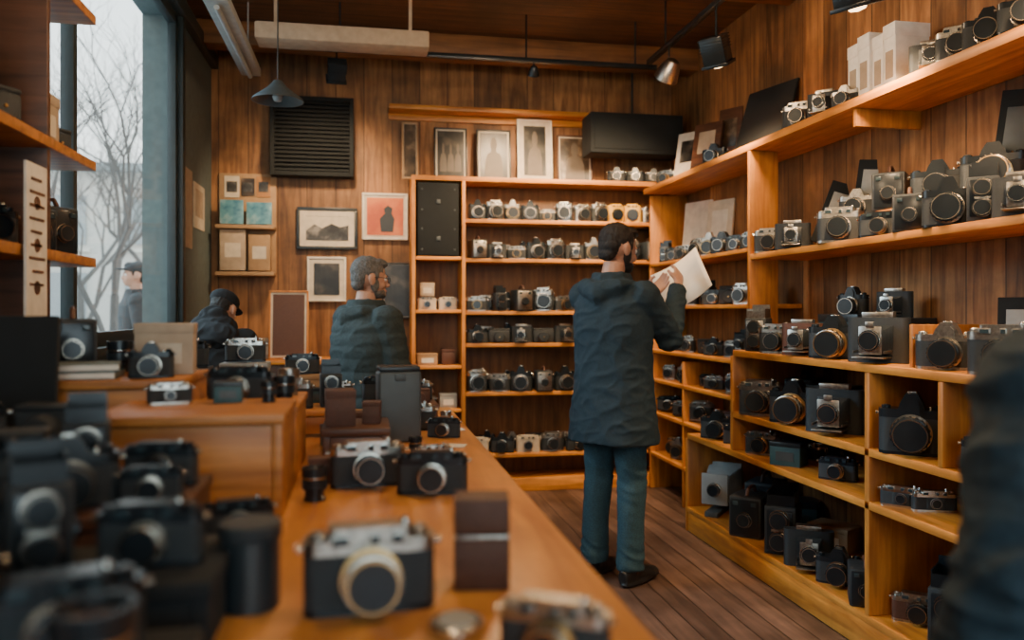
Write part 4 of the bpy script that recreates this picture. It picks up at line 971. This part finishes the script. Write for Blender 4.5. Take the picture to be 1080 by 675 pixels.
dm=lambda s:((s*.19,0,1.395),(s*.245,.03,1.13),(s*.18,.22,1.02),(-s*.3,.9,-.1),(0,0,-1),.35)
person('person with grey hair and glasses in dark quilted jacket',(.015,4.3,0),34,.93,'coat2','hairg',{1:dm(1),-1:dm(-1)},.72,(-20,-6),'coat3',glasses=True,quilt=.004,beard=True,puff=1.18,folds=.006)
person('person in black coat and dark cap leaning forward',(X_at(230,4.6),4.6,0),62,.84,'coat3','hair',{1:dm(1),-1:dm(-1)},.6,(6,-30),'coat3',cap='coat3',vox=.008,puff=1.3,hoodup=True,folds=.01)
dn2=lambda s:((s*.20,0,1.385),(s*.29,-.02,1.13),(s*.33,.06,.88),(0,.25,-1),(-s,0,0),.35)
person('person in navy padded jacket standing in the aisle',(1.035,.92,0),100,.90,'coat4','hair',{1:dn2(1),-1:dn2(-1)},.62,(-20,0),'coat3',vox=.008,puff=1.22,folds=.014,quilt=.0015)
person('pedestrian in charcoal coat and cap outside the window',(-2.12,8.1,.0),200,1.03,'coat5','hair',{1:dn(1),-1:dn(-1)},.6,(0,0),'coat3',cap='coat5',vox=.012)

# ================= LIGHT =================
w=bpy.data.worlds.new('w'); SC.world=w; w.use_nodes=True
nt=w.node_tree; bg=nt.nodes['Background']
tc=nt.nodes.new('ShaderNodeTexCoord'); sp=nt.nodes.new('ShaderNodeSeparateXYZ'); r=nt.nodes.new('ShaderNodeValToRGB')
nt.links.new(tc.outputs['Generated'],sp.inputs[0]); nt.links.new(sp.outputs['Z'],r.inputs['Fac'])
r.color_ramp.elements[0].color=(.95,.93,.86,1); r.color_ramp.elements[1].color=(.60,.82,.90,1)
nt.links.new(r.outputs[0],bg.inputs['Color']); bg.inputs['Strength'].default_value=3.4
s=bpy.data.lights.new('overcast_sun','SUN'); s.energy=3.2; s.angle=math.radians(35); s.color=(.55,.82,1)
so=bpy.data.objects.new('overcast_sun',s); so.rotation_euler=(V((.85,-.25,-.5))).to_track_quat('-Z','Y').to_euler(); COL.objects.link(so)
l=bpy.data.lights.new('added_front_fill','AREA'); l.shape='RECTANGLE'; l.size=2.8; l.size_y=2.1; l.energy=28; l.color=(.50,.86,1)  # added area lamp outside the added window, cool fill from behind
lo=bpy.data.objects.new('added_front_fill',l); lo.location=((F0+F1)/2,YF-.25,(FS+FH)/2); lo.rotation_euler=(math.radians(90),0,0); COL.objects.link(lo)

cam=bpy.data.cameras.new('view'); cam.sensor_width=36; cam.lens=36*F/1080; cam.shift_y=-9.5/1080
cam.clip_start=.05; cam.dof.use_dof=True; cam.dof.focus_distance=3.3; cam.dof.aperture_fstop=1.8
co=bpy.data.objects.new('view_camera',cam); co.location=(0,0,CH); co.rotation_euler=(math.radians(90),0,-A); COL.objects.link(co)
SC.camera=co
